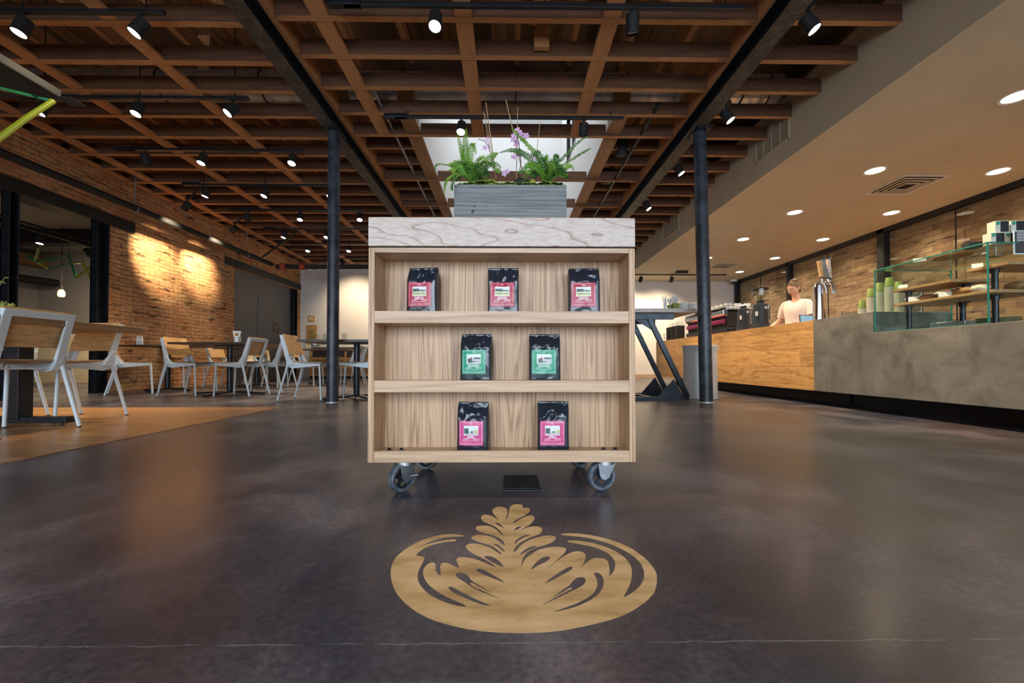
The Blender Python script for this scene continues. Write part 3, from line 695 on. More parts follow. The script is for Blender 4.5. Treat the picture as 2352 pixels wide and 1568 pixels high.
# metal duct above the joists
def duct(label, x0, x1, y, z, r):
    t = thing('ventilation_duct', label, 'duct', (x0, y, z))
    m = MB(); n = int((x1 - x0) / 0.12); pts = []; rr = []
    for k in range(n * 4 + 1):
        pts.append(((x1 - x0) * k / (n * 4), 0, 0)); rr.append(r + (0.006 if k % 4 == 0 else 0))
    m.tube(pts, rr, 32); m.build('pipe', 'duct', t, smooth='all')
    for k in range(3):
        xx = (x1 - x0) * (k + 0.5) / 3
        MB().tube([(xx, (r + .008) * math.cos(a * PI / 12), (r + .008) * math.sin(a * PI / 12)) for a in range(24)], 0.008, 6, closed=True).build('strap', 'black', t)
duct('round galvanised duct above the joists of the middle bay', -1.9, 2.1, 4.92, 3.79, 0.17)
duct('round galvanised duct above the joists of the left bay', -5.9, -2.3, 4.92, 3.79, 0.17)
duct('stub of galvanised duct above the joists beside the dropped ceiling', 2.35, 3.3, 4.92, 3.79, 0.17)
# lintels and posts of the left wall openings
def lintel(label, y0, y1, z0=2.60, z1=2.775):
    m = MB().box(XL - 0.3, XL + 0.035, y0, y1, z0, z1); return struct(m.build('trim_lintel', 'black', bevel=0.004), label)
lintel('black steel lintel over the left opening', 1.2, 6.82)
lintel('black steel lintel over the grey door recess', 9.02, 12.28, 2.63, 2.80)
def post(label, y, w):
    m = MB().box(-0.05, 0.05, -w / 2, -w / 2 + 0.012, 0, 2.6).box(-0.05, 0.05, w / 2 - 0.012, w / 2, 0, 2.6).box(-0.05, -0.038, -w / 2, w / 2, 0, 2.6)
    o = m.build('steel_post', 'steelblk', loc=(XL - 0.02, y, 0)); return tag(o, label, 'post')
post('black steel post standing in the middle of the left wall opening', 5.17, 0.11)
post('black steel post against the end of the brick pier', 6.30, 0.19)
post('black steel post beside the grey door, at the far corner', 12.0, 0.16)
struct(MB().box(XL - 0.14, XL - 0.02, 6.40, 6.42, 0, 2.6).build('trim_jamb', 'black'), 'dark jambs of the brick pier')
# the grey door recess
struct(MB().box(XL - 0.16, XL - 0.08, 9.35, 12.2, 0, 2.65).build('wall_recess', 'greydoor'), 'dark grey panel wall in the recess')
dr = MB().box(XL - 0.08, XL - 0.068, 10.35, 11.6, 0.02, 2.15).build('door_1', 'greydoor', bevel=0.006); struct(dr, 'dark grey flush door')
MB().cyl((XL - 0.068, 10.5, 1.0), (XL - 0.02, 10.5, 1.0), 0.015).cyl((XL - 0.025, 10.5, 1.0), (XL - 0.025, 10.63, 1.0), 0.01).build('door_handle', 'steel', dr)
# far wall: baseboard, switch plates and small pictures
struct(MB().box(XS - 1.5, XR, YF - 0.02, YF, 0, 0.11).build('baseboard_far', 'oakx'), 'oak baseboard of the far wall')
# right wall: black steel frames with glass before the brick
fr = MB()
fr.box(XR - 0.14, XR - 0.02, YN, YF, ZS - 0.075, ZS)
for y, w in ((12.2, 0.09), (9.92, 0.09), (7.42, 0.14), (4.95, 0.12), (2.4, 0.12)): fr.box(XR - 0.14, XR - 0.02, y - w / 2, y + w / 2, 0, ZS)
fr.box(XR - 0.14, XR - 0.02, YN, YF, 0, 0.12)
struct(fr.build('window_5', 'kick'), 'black steel framed glazing standing in front of the buff brick')
gl = MB()
for y0, y1 in ((9.97, 12.15), (7.5, 9.87), (5.0, 7.33), (2.46, 4.9)): gl.box(XR - 0.085, XR - 0.08, y0, y1, 0.12, ZS - 0.075)
struct(gl.build('window_glass', 'paneglass'), 'large clear panes before the brick')
sm = MB()
for y in (11.05, 8.72, 6.2): sm.box(XR - 0.092, XR - 0.078, y - 0.006, y + 0.006, 0.12, ZS - 0.075)
struct(sm.build('trim_glass_joint', 'steelblk'), 'thin dark joints between the panes')

# the room beyond the left opening
XB, YB = -11.9, 10.5
struct(MB().box(XB - 0.2, XB, 0, YB, 0, 3.3).build('wall_side_room_left', 'gloom'), 'grey wall of the side room')
struct(MB().box(XB, XL - 0.3, YB, YB + 0.2, 0, 3.3).build('wall_side_room_far', 'gloom'), 'far grey wall of the side room')
struct(MB().box(XB, XL - 0.35, -0.2, 0.0, 0, 3.3).build('wall_side_room_near', 'gloom'), 'near wall of the side room')
struct(MB().box(XB, XL - 0.35, 0, YB, 3.22, 3.32).build('ceiling_side_room', 'gloom'), 'grey ceiling of the side room')
struct(MB().box(XB, XL - 0.35, 8.5, 8.75, 2.93, 3.22).build('trim_beam_side_room', 'black'), 'dark beam across the side room')
struct(MB().box(XB, XB + 0.25, 5.0, YB, 2.85, 3.1).build('trim_wood_beam_side_room', 'glulam'), 'brown timber beam on the side room wall')

# ------------------------------------------------------------------ FLOOR INLAY
def A_(l, ox, oy, s): return [(ox + x / s, oy + y / s) for x, y in l]
cA = lambda *l: A_(l, 880, 1210, 6.272)
cB = lambda *l: A_(l, 1200, 1210, 6.272)
cC = lambda *l: A_(l, 1060, 1150, 9.8)
outer = (cC((1015,350),(1040,260),(1030,190),(970,150),(870,130),(770,145),(700,200),(690,240),(750,330),(810,400),(870,460),(780,400),(700,350),(600,320),(510,310),(450,350),(440,400),(480,460),(590,510),(700,550),(780,600),(860,665),(920,730),(950,795),(910,770),(860,720),(780,650),(690,590),(590,565),(460,560),(350,575),(310,620),(350,670),(450,710),(600,750),(720,780),(840,830),(920,890),(965,950),(980,1015),(920,980),(850,920),(760,850),(650,805),(520,770),(380,760),(260,790),(215,830),(250,870),(350,910),(480,950),(620,990),(740,1050),(830,1120),(890,1180),(915,1235),(850,1190),(760,1130),(650,1060),(520,1010),(400,975),(250,960),(130,980),(90,1030),(120,1090))
 + cA((1300,390),(1440,450),(1560,520),(1640,585),(1560,560),(1440,510),(1350,470),(1200,440),(1090,435),(1050,470),(1080,540),(1100,590),(1060,585),(990,550),(930,525),(870,515),(830,540),(820,580),(830,650),(830,710),(790,685),(760,640),(755,580),(755,530),(710,510),(650,530),(590,590),(570,660),(600,760),(660,840),(760,920),(880,990),(1030,1060),(1150,1110),(1215,1155),(1100,1145),(960,1110),(800,1050),(690,990),(590,910),(520,820),(495,740),(505,650),(540,570),(580,500),(600,455),(570,425),(530,420),(465,415),(530,350),(620,290),(750,245),(900,215),(1040,205),(1055,190),(1030,178),(900,190),(750,220),(600,260),(500,300),(430,338),(560,265),(720,195),(850,155),(1000,140),(1170,135),(1150,120),(1020,105),(870,110),(700,145),(540,200),(400,270),(280,350),(180,440),(125,540),(105,660),(120,780),(160,900),(230,1010),(350,1130),(500,1240),(680,1330),(900,1400),(1150,1460),(1400,1500),(1700,1525))
 + cB((0,1528),(300,1520),(600,1490),(900,1430),(1200,1360),(1450,1280),(1650,1170),(1800,1060),(1900,950),(1930,850),(1940,740),(1930,660),(1880,580),(1780,460),(1620,340),(1450,250),(1250,180),(1050,130),(850,100),(680,92),(570,98),(550,110),(620,122),(850,140),(1050,180),(1250,240),(1430,320),(1600,420),(1700,520),(1755,640),(1750,750),(1700,850),(1600,940),(1480,1010),(1455,1005),(1510,910),(1560,800),(1578,700),(1570,580),(1520,490),(1420,400),(1300,330),(1150,270),(980,225),(800,200),(700,197),(640,205),(660,220),(780,240),(950,270),(1100,315),(1210,365),(1290,430),(1335,500),(1335,580),(1310,650),(1245,720),(1255,640),(1250,560),(1230,490),(1170,455),(1060,445),(980,470),(900,530),(820,600),(870,540),(905,470),(915,400),(870,365),(800,350),(710,365),(600,420),(500,490),(420,560),(340,612),(430,540),(520,460),(600,380),(640,320),(600,295),(480,285),(350,300),(230,330),(120,400),(40,460),(0,530),(-22,590),(-12,510),(10,440),(70,360),(150,315),(260,275),(330,262),(430,220),(485,165),(470,135))
 + cC((1950,780),(1800,800),(1650,840),(1500,900),(1380,970),(1280,1060),(1240,1120),(1165,1165),(1180,1100),(1230,1020),(1330,930),(1450,870),(1580,810),(1700,770),(1790,720),(1825,660),(1800,600),(1720,575),(1600,580),(1480,600),(1380,640),(1250,680),(1330,650),(1420,600),(1520,545),(1600,480),(1650,400),(1630,350),(1560,325),(1450,350),(1330,410),(1200,490),(1150,500),(1180,460),(1300,390),(1420,330),(1520,260),(1545,210),(1510,160),(1430,160),(1370,170),(1380,110),(1350,85),(1250,75),(1150,90),(1090,140),(1075,200),(1060,300),(1030,380),(985,445)))
holes = [cC((750,500),(800,490),(880,530),(970,630),(900,590),(800,540)), cC((1175,670),(1230,600),(1320,570),(1345,590),(1290,630),(1210,665)),
 cC((1180,990),(1210,900),(1300,830),(1430,770),(1520,755),(1555,770),(1450,810),(1320,870),(1240,940)),
 cC((720,990),(740,970),(820,980),(900,1050),(960,1110),(990,1165),(900,1110),(800,1030)),
 cC((1300,1230),(1370,1140),(1490,1060),(1620,1015),(1720,1020),(1650,1060),(1500,1120),(1400,1190)),
 cA((1445,430),(1480,412),(1570,425),(1660,480),(1710,530),(1745,590),(1650,550),(1530,490)),
 cA((1330,615),(1370,598),(1450,615),(1560,680),(1680,750),(1770,815),(1640,765),(1500,710),(1380,660)),
 cA((1035,690),(1070,655),(1140,655),(1210,690),(1280,780),(1420,860),(1590,970),(1430,885),(1300,815),(1240,800),(1290,860),(1500,950),(1710,1050),(1550,990),(1330,900),(1200,815),(1080,740)),
 cA((930,870),(980,855),(1080,910),(1230,990),(1400,1070),(1570,1138),(1450,1130),(1280,1070),(1100,990),(980,930)),
 cB((115,630),(160,550),(250,460),(330,422),(395,430),(400,460),(330,510),(220,560)),
 cB((300,828),(400,745),(520,660),(640,585),(700,568),(728,590),(690,630),(580,690),(430,770)),
 cB((260,1140),(450,1030),(640,930),(720,890),(700,870),(560,950),(385,1055),(560,920),(680,840),(730,770),(800,725),(870,720),(918,760),(890,830),(810,880),(640,960),(450,1055)),
 cB((1020,665),(1080,655),(1140,690),(1175,780),(1160,880),(1090,980),(960,1070),(780,1150),(600,1200),(420,1232),(560,1180),(760,1110),(930,1030),(1040,940),(1085,840),(1070,750))]
def chaikin(l):
    o = []
    for i in range(len(l)):
        a, b = l[i], l[(i + 1) % len(l)]
        o += [(a[0] * .8 + b[0] * .2, a[1] * .8 + b[1] * .2), (a[0] * .2 + b[0] * .8, a[1] * .2 + b[1] * .8)]
    return o
def inlay():
    cu = bpy.data.curves.new('inlay', 'CURVE'); cu.dimensions = '2D'; cu.fill_mode = 'BOTH'; cu.extrude = 0.0002
    for loop in [outer] + holes:
        pts = [P(x, y, Z=0.0) for x, y in chaikin(loop)]
        sp = cu.splines.new('POLY'); sp.points.add(len(pts) - 1); sp.use_cyclic_u = True
        for i, p in enumerate(pts): sp.points[i].co = (p.x, p.y, 0, 1)
    to = bpy.data.objects.new('inlay', cu); COL.objects.link(to); bpy.context.view_layer.update()
    me = bpy.data.meshes.new_from_object(to.evaluated_get(bpy.context.evaluated_depsgraph_get()))
    bpy.data.objects.remove(to, do_unlink=True)
    me.materials.clear(); me.materials.append(M['brass'])
    o = bpy.data.objects.new('floor_inlay', me); COL.objects.link(o); o.location = (0, 0, 0.0005)
    return tag(o, 'golden latte-art leaf inlay set in the dark floor before the display cart', 'floor inlay')
inlay()
# floor box under the cart
t = thing('floor_box', 'black square electrical floor box under the display cart', 'floor box', (0.055, 1.60, 0))
MB().box(-.075, .075, -.10, .10, 0, 0.004).build('frame', 'steelblk', t, bevel=0.002)
MB().box(-.066, .066, -.088, .09, 0.004, 0.007).box(-.02, .02, -.088, -.078, .007, .009).build('lid', 'blacksoft', t, bevel=0.001)

# ------------------------------------------------------------------ DISPLAY CART
X0, X1, Y0, Y1 = -0.481, 0.446, 1.42, 1.90
cart = thing('display_cart', 'tall light oak display cart on casters with three open shelves of coffee bags', 'display cart', (0, 0, 0))
MB().box(X0 - 0.001, X1 + 0.001, Y0 - 0.003, Y1 + 0.003, 0.873, 0.974).build('top_box', 'oaktop', cart, bevel=0.002)
MB().box(X0 + 0.012, X1 - 0.012, Y0 + 0.01, Y1 - 0.01, 0.868, 0.874).build('shadow_gap', 'dark', cart)
for x0, x1 in ((X0, X0 + 0.021), (X1 - 0.021, X1)):
    MB().box(x0, x1, Y0, Y1, 0.124, 0.868).build('side_panel', 'oakz', cart, bevel=0.0012)
xa, xb = X0 + 0.0212, X1 - 0.0212
MB().box(xa, xb, Y0, Y1, 0.851, 0.868).build('top_rail', 'oakx', cart, bevel=0.001)
MB().box(xa, xb, 1.551, 1.57, 0.124, 0.851).box(xa, xb, 1.75, 1.769, 0.124, 0.851).build('back_panel', 'oakz', cart)
for z0, z1, lip in ((0.606, 0.645, 0.648), (0.366, 0.404, 0.407), (0.124, 0.150, 0.163)):
    MB().box(xa, xb, Y0 + 0.018, 1.551, z0, z1).box(xa, xb, 1.769, Y1 - 0.018, z0, z1).build('shelf_board', 'oakx', cart)
    MB().box(xa, xb, Y0 + 0.0005, Y0 + 0.018, z0, lip).build('shelf_edge', 'oakx', cart, bevel=0.001)
    MB().box(xa, xb, Y1 - 0.018, Y1, z0, lip).build('shelf_edge', 'oakx', cart, bevel=0.001)
MB().box(X0 + 0.021, X1 - 0.021, 1.57, 1.75, 0.124, 0.14).build('bottom_board', 'oakx', cart)
for px, py in ((894, 1031), (922, 1031), (1386, 1027.5), (1413, 1027.5)):
    p = P(px, py, Y=1.50)
    MB().cyl((p.x, 1.50, .150), (p.x, 1.50, .1515), .009, n=16).cyl((p.x, 1.50, .1515), (p.x, 1.50, .159), .0055, n=6).box(p.x - .011, p.x + .011, 1.493, 1.507, .1505, .1525).build('bolt', 'steelblk', cart)
def caster(x, y, rz, brake=False, r=0.053):
    mt = Matrix.Translation((x, y, 0)) @ Matrix.Rotation(rz, 4, 'Z')
    c = MB().box(-.045, .045, -.04, .04, .117, .1235, mat=mt).cyl((0, 0, .098), (0, 0, .117), .036, n=28, mat=mt)
    o = c.build('caster', 'steel', cart, smooth=True)
    # fork: two tapering cheeks and a bridge, the wheel axle offset behind the swivel
    f = MB()
    for s in (-1, 1):
        yy = s * 0.021
        f.prism([(-.036, .101), (.034, .101), (.006, .046), (-.010, .040), (-.024, .046), (-.030, .06)], 1, yy - .0018, yy + .0018, mat=mt)
    f.box(-.036, .034, -.0225, .0225, .098, .102, mat=mt)
    f.build('fork', 'galv', o, bevel=0.001)
    ax = -0.014
    w = MB()
    prof = [(r - .013, -.013), (r - .004, -.0145), (r, -.010), (r, .010), (r - .004, .0145), (r - .013, .013)]
    vs, fs, n = [], [], 40
    for rr, zz in prof:
        for i in range(n):
            a = 2 * PI * i / n; vs.append((ax + rr * math.cos(a), zz, r + rr * math.sin(a)))
    k = len(prof)
    for j in range(k):
        for i in range(n): fs.append((j * n + i, j * n + (i + 1) % n, ((j + 1) % k) * n + (i + 1) % n, ((j + 1) % k) * n + i))
    w.add(vs, fs, 0, mt); w.build('tyre', 'rubber', o, smooth=True)
    h = MB()
    ring = [(ax + (r - .015) * math.cos(2 * PI * i / 32), 0, r + (r - .015) * math.sin(2 * PI * i / 32)) for i in range(32)]
    h.tube(ring, .0055, 8, closed=True, mat=mt)
    h.cyl((ax, -.014, r), (ax, .014, r), .012, n=16, mat=mt)
    for i in range(5):
        a = 2 * PI * i / 5 + 0.4
        h.bar((ax, 0, r), (ax + (r - .014) * math.cos(a), 0, r + (r - .014) * math.sin(a)), .014, .006, up=(0, 1, 0), mat=mt)
    h.build('wheel_rim', 'castbl', o, smooth=True)
    MB().cyl((ax, -.028, r), (ax, .028, r), .0045, n=12, mat=mt).cyl((ax, -.027, r), (ax, -.0228, r), .0085, n=6, mat=mt).build('axle_bolt', 'steel', o)
    if brake:
        b = MB().prism([(ax - .022, r + .012), (ax - .018, r + .02), (ax + .006, r + .018), (ax + .012, r + .006), (ax + .024, r + .004), (ax + .026, r - .004), (ax + .01, r - .012), (ax - .002, r - .020), (ax - .012, r - .012), (ax - .014, r + .002)], 1, -.0295, -.0265, mat=mt)
        b.tube([(ax - .02, -.03, r + .008), (ax - .022, -.042, r + .014), (ax - .008, -.044, r + .018), (ax + .004, -.034, r + .018)], .0016, 6, mat=mt)
        b.bar((ax + .018, -.028, r + .006), (ax + .040, -.042, r + .006), .010, .002, mat=mt)
        b.build('brake_lever', 'steel', o)
caster(-0.375, 1.515, R(52), brake=True)
caster(0.360, 1.515, R(14))
caster(-0.37, 1.82, R(160)); caster(0.338, 1.85, R(35))

# ------------------------------------------------------------------ COFFEE BAGS
def coffee_bag(kind, label, px, ztop_base, seed, yaw=0.0, yfront=1.462, hh=0.168):
    rnd = random.Random(seed)
    p = P(px, 800, Y=yfront)
    t = thing('coffee_bag', label, 'coffee bag', (p.x, yfront, ztop_base), R(yaw), 'bags of %s coffee' % kind)
    W, D = 0.112, 0.058
    off = Vector((seed * 3.1, seed * 1.7, 0))
    def half(v):   # half width
        return W / 2 * (1.0 - 0.02 * math.sin(v * PI)) * (0.97 if v > 0.96 else 1)
    def fy(u, v):   # front surface depth, y grows away from the camera
        full = D if v < 0.70 else D * max(0.03, 1 - ((v - 0.70) / 0.26) ** 1.15)
        c = D / 2
        prof = (1 - abs(u) ** 6) ** 0.5 if abs(u) < 1 else 0
        bulge = 0.004 * (1 - u * u) * math.sin(min(1, v / 0.75) * PI)
        wr = noise.noise(Vector((u * 1.6, v * 3.0, 0)) + off) * 0.010 + (abs(noise.noise(Vector((u * 1.3 + v * 2, v * 3.4 - u * 1.2, 3)) + off)) - .2) * 0.022 + (abs(noise.noise(Vector((u * 3 - v * 3, v * 6 + u * 2, 6)) + off)) - .2) * 0.004
        amp = 0.13 + 1.45 * min(1, max(0, (v - 0.58) / 0.2)) if v > 0.06 else 0.05
        if v > 0.95: amp *= 0.35
        return c - full / 2 * (0.80 + 0.20 * prof) - bulge * (1 if v < 0.8 else .3) + wr * amp * (1 - abs(u) ** 4)
    nu, nv = 30, 44
    m = MB(); vs = []
    ring = []
    for j in range(nv + 1):
        v = j / nv; z = v * hh; hw = half(v)
        full = D if v < 0.70 else D * max(0.03, 1 - ((v - 0.70) / 0.26) ** 1.15)
        row = []
        for i in range(nu + 1):
            u = -1 + 2 * i / nu; row.append((u * hw, fy(u, v), z))
        yb = D / 2 + full / 2
        ys = row[-1][1]; gus = min(1, full / D) * 0.016 * (0.2 + 0.8 * math.sin(min(v, 0.95) * PI))
        row.append((hw - gus, (ys + yb) / 2, z))
        for i in range(7): row.append((hw * (1 - 2 * i / 6), yb, z))
        row.append((-hw + gus, (ys + yb) / 2, z))
        ring.append(row)
    k = len(ring[0]); vs = [q for row in ring for q in row]
    fs = [(j * k + i, j * k + (i + 1) % k, (j + 1) * k + (i + 1) % k, (j + 1) * k + i) for j in range(nv) for i in range(k)]
    fs += [tuple(range(k - 1, -1, -1)), tuple(range(nv * k, nv * k + k))]
    m.add(vs, fs); m.build('pouch', 'foil', t, smooth='all')
    # the label follows the bag's front
    mat = {'Kenya': 'redlab', 'Ethiopia': 'grnlab', 'Peru': 'pnklab'}[kind]
    cx, cz, s = -0.004, 0.067, 0.0435
    def on(x, z, o): return (x, fy(max(-1, min(1, x / half(z / hh))), z / hh) - o, z)
    def patch(x0, x1, z0, z1, o, n=14):
        mb = MB(); vv = []; 
        for j in range(n + 1):
            for i in range(n + 1): vv.append(on(x0 + (x1 - x0) * i / n, z0 + (z1 - z0) * j / n, o))
        ff = [(j * (n + 1) + i, j * (n + 1) + i + 1, (j + 1) * (n + 1) + i + 1, (j + 1) * (n + 1) + i) for j in range(n) for i in range(n)]
        return mb.add(vv, ff)
    lb = patch(cx - s, cx + s, cz - s, cz + s, .0008, 22).build('label', mat, t, smooth='all')
    ink = MB()
    e = s - .004
    for x0, x1, z0, z1 in ((-e, e, e - .0009, e), (-e, e, -e, -e + .0009), (-e, -e + .0009, -e, e), (e - .0009, e, -e, e)):
        q = patch(cx + x0, cx + x1, cz + z0, cz + z1, .0014, 12); ink.add(q.v, q.f)
    rr = random.Random(seed)
    for (xa_, xb_, z) in ((-.026, -.006, -.019), (.006, .030, -.019), (-.030, -.010, -.0225), (.008, .030, -.0225), (-.032, .030, -.027), (-.036, -.012, -.0345), (-.008, .008, -.0345), (.012, .036, -.0345), (-.018, .018, -.0172)):
        q = patch(cx + xa_, cx + xb_, cz + z - .0005, cz + z + .0005, .0014, 4); ink.add(q.v, q.f)
    q = patch(cx - .005, cx + .005, cz + .0325, cz + .0335, .0014, 3); ink.add(q.v, q.f)
    ink.build('print_lines', 'ink', lb)
    pic = MB(); mats = ['ink', 'pic_sky', 'pic_hill', 'pic_field', 'pic_grey', 'pic_red', mat]
    def pp(x0, x1, z0, z1, mi, o): q = patch(cx + x0, cx + x1, cz + z0, cz + z1, o, 6); pic.add(q.v, q.f, mi)
    pp(-.026, .026, -.007, .027, 0, .0013)
    pp(-.0245, .0245, -.0055, .0255, 1, .0016)
    if kind == 'Kenya':
        pp(-.0245, .0, .010, .020, 2, .0018); pp(.0, .0245, .011, .0155, 2, .0018)
        pp(-.0245, .0245, -.0055, .010, 3, .0018)
        for k2 in range(3): pp(-.0245, .0245, -.003 + k2 * .005, -.0018 + k2 * .005, 2 if k2 % 2 else 0, .0020)
    elif kind == 'Ethiopia':
        pp(-.0245, .0245, -.0055, .012, 4, .0018); pp(-.02, -.006, -.003, .012, 2, .0020); pp(-.012, -.005, .010, .016, 5, .0021)
        pp(.0, .0245, .010, .016, 2, .0020); pp(-.006, .010, .000, .003, 2, .0020)
    else:
        pp(-.0245, .0245, -.0055, .004, 4, .0018); pp(-.0245, -.008, -.001, .018, 2, .0020); pp(.0, .008, .002, .008, 2, .0020); pp(.012, .0245, .002, .012, 3, .0020)
    pic.build('picture', mats, lb)
    for txt, size, dz in ((kind.upper(), .0095 if kind != 'Ethiopia' else .0085, -.0128), ('ONE', .0045, .0365)) if True else ():
        me = text_mesh(txt, size, 'ink', 'lettering', 0.0001, bold=0.0003 if size > .006 else 0.0)
        for v in me.vertices:
            x, z = v.co.x + cx, v.co.y + cz + dz
            o = on(x, z, .0015 + v.co.z * .2); v.co = o
        ob = bpy.data.objects.new('lettering', me); COL.objects.link(ob); ob.parent = lb
    return t
coffee_bag('Kenya', 'black bag of Kenya coffee with crimson label at the left of the top shelf', 966, 0.6455, 1, -10)
coffee_bag('Kenya', 'black bag of Kenya coffee with crimson label in the middle of the top shelf', 1156, 0.6455, 2, 0)
coffee_bag('Kenya', 'black bag of Kenya coffee with crimson label at the right of the top shelf', 1343, 0.6455, 3, -4)
coffee_bag('Ethiopia', 'black bag of Ethiopia coffee with emerald label, left one on the middle shelf', 1091, 0.4045, 4, -9)
coffee_bag('Ethiopia', 'black bag of Ethiopia coffee with emerald label, right one on the middle shelf', 1252, 0.4045, 5, 0)
coffee_bag('Peru', 'black bag of Peru coffee with pink label, left one on the bottom shelf', 1085, 0.1505, 6, -5, hh=0.176)
coffee_bag('Peru', 'black bag of Peru coffee with pink label, right one on the bottom shelf', 1271, 0.1505, 7, -2, hh=0.178)

# ------------------------------------------------------------------ PLANTER
pl = thing('planter', 'weathered grey wooden planter of ferns and orchids on top of the display cart', 'planter', (0.012, 1.56, 0.9752))
w, d, h = 0.216, 0.16, 0.176
m = MB().box(-w, w, 0, .014, 0, h).box(-w, w, d - .014, d, 0, h).box(-w, -w + .014, .014, d - .014, 0, h).box(w - .014, w, .014, d - .014, 0, h).box(-w + .014, w - .014, .014, d - .014, 0, .02)
bx = m.build('box', 'greywood', pl, bevel=0.0015)
MB().lathe([(.0042, 0), (.0042, .0006), (.0024, .0008)], 14, mat=Matrix.Translation((-.138, -.0002, .092)) @ Matrix.Rotation(R(90), 4, 'X')).lathe([(.0055, 0), (.0055, .0006), (.003, .0008)], 14, sy=1.5, mat=Matrix.Translation((-.144, -.0002, .072)) @ Matrix.Rotation(R(90), 4, 'X') @ Matrix.Rotation(R(-25), 4, 'Z')).build('knot', 'dark', bx)
rnd = random.Random(8)
m = MB(); nx, ny = 60, 18; vs = []
for j in range(ny + 1):
    for i in range(nx + 1):
        x = -w + .012 + (2 * w - .024) * i / nx; y = .012 + (d - .024) * j / ny
        e = min(1, min(x + w, w - x, y, d - y) / .03)
        vs.append((x, y, h + .006 + .018 * e + .012 * noise.noise(Vector((x * 25, y * 25, 1))) + .006 * noise.noise(Vector((x * 120, y * 120, 1)))))
m.add(vs, [(j * (nx + 1) + i, j * (nx + 1) + i + 1, (j + 1) * (nx + 1) + i + 1, (j + 1) * (nx + 1) + i) for j in range(ny) for i in range(nx)])
m.build('moss_bed', 'moss', pl, smooth='all')
tuf = MB()
for k in range(900):
    x = rnd.uniform(-w + .006, w - .006); y = rnd.uniform(.004, .10); a = rnd.uniform(0, 2 * PI); hgt = rnd.uniform(.006, .016)
    z = h + .003; q = .0012
    tuf.add([(x - q * math.cos(a), y - q * math.sin(a), z), (x + q * math.cos(a), y + q * math.sin(a), z), (x + rnd.uniform(-.008, .008), y + rnd.uniform(-.006, .006), z + hgt)], [(0, 1, 2)])
tg = tuf.build('moss_tufts', 'moss', pl); tg['kind'] = 'stuff'
for cx_, cz_, sx_, sz_ in ((-.075, .018, .030, .020), (-.025, .012, .024, .013), (.005, .012, .018, .014), (.088, .018, .016, .022), (-.15, .010, .02, .012), (.16, .010, .022, .012)):
    MB().sphere((cx_, .045, h + cz_), sx_, .02, sz_, 20, 12, fn=lambda p: 1 + .18 * noise.noise(p * 3)).build('moss_cushion', 'mossy', pl, smooth='all')
MB().sphere((.040, .05, h + .016), .028, .006, .036, 20, 12, fn=lambda p: 1 + .05 * p.z).build('orchid_leaf', 'orchleaf', pl, smooth='all')
MB().sphere((.060, .035, h + .010), .020, .005, .026, 20, 12).build('orchid_leaf', 'orchleaf', pl, smooth='all')
MB().sphere((-.005, .055, h + .010), .018, .006, .020, 20, 12).build('orchid_leaf', 'orchleaf', pl, smooth='all')
def to_local(px, py, dy=0.06):
    p = P(px, py, Y=1.56 + dy); return Vector((p.x - .012, dy, p.z - .9745))
def frond(parent, pts, width, mat, seed, taper=1.0):
    """pts: rachis control points (local). pinnae in two rows, slightly drooping and folded"""
    r = random.Random(seed)
    P_ = [Vector(p) for p in pts]
    def cr(t):
        n = len(P_) - 1; x = t * n; i = min(int(x), n - 1); f = x - i
        p0 = P_[max(i - 1, 0)]; p1 = P_[i]; p2 = P_[i + 1]; p3 = P_[min(i + 2, n)]
        return 0.5 * ((2 * p1) + (p2 - p0) * f + (2 * p0 - 5 * p1 + 4 * p2 - p3) * f * f + (-p0 + 3 * p1 - 3 * p2 + p3) * f ** 3)
    length = sum((P_[i + 1] - P_[i]).length for i in range(len(P_) - 1))
    n = max(10, int(length / 0.0064))
    m = MB(); path = [cr(k / 20) for k in range(21)]
    m.tube(path, [.0011 * (1 - .7 * k / 20) for k in range(21)], 5)
    twist = r.uniform(-.6, .6)
    for k in range(2, n):
        t = k / n; p = cr(t); dd = (cr(min(1, t + .02)) - cr(max(0, t - .02))).normalized()
        side = dd.cross(Vector((0, -1, 0.25)))
        if side.length < .1: side = dd.orthogonal()
        side.normalize()
        side = Matrix.Rotation(twist * math.sin(t * 3), 4, dd) @ side
        nn = side.cross(dd).normalized()
        wv = width * (math.sin(min(1, (t * .93 + .10)) * PI) ** .62) * (1.0 if t < .6 else (1 - (t - .6) * .5))
        for s in (-1, 1):
            l = wv * 1.12 * r.uniform(.85, 1.1); hw = .0022 + .0014 * (wv / width)
            dr = (side * s + dd * .42 + nn * r.uniform(-.25, .10) + Vector((0, 0, -.15))).normalized()
            a = p; b = p + dr * l; mid = p + dr * l * .45 + nn * .001; cw = dd * hw
            m.add([a - cw * .5, mid - cw, b, mid + cw, a + cw * .5, mid + nn * .0012], [(0, 1, 5), (1, 2, 5), (2, 3, 5), (3, 4, 5), (4, 0, 5)])
    o = m.build('frond', mat, parent, smooth=False); return o
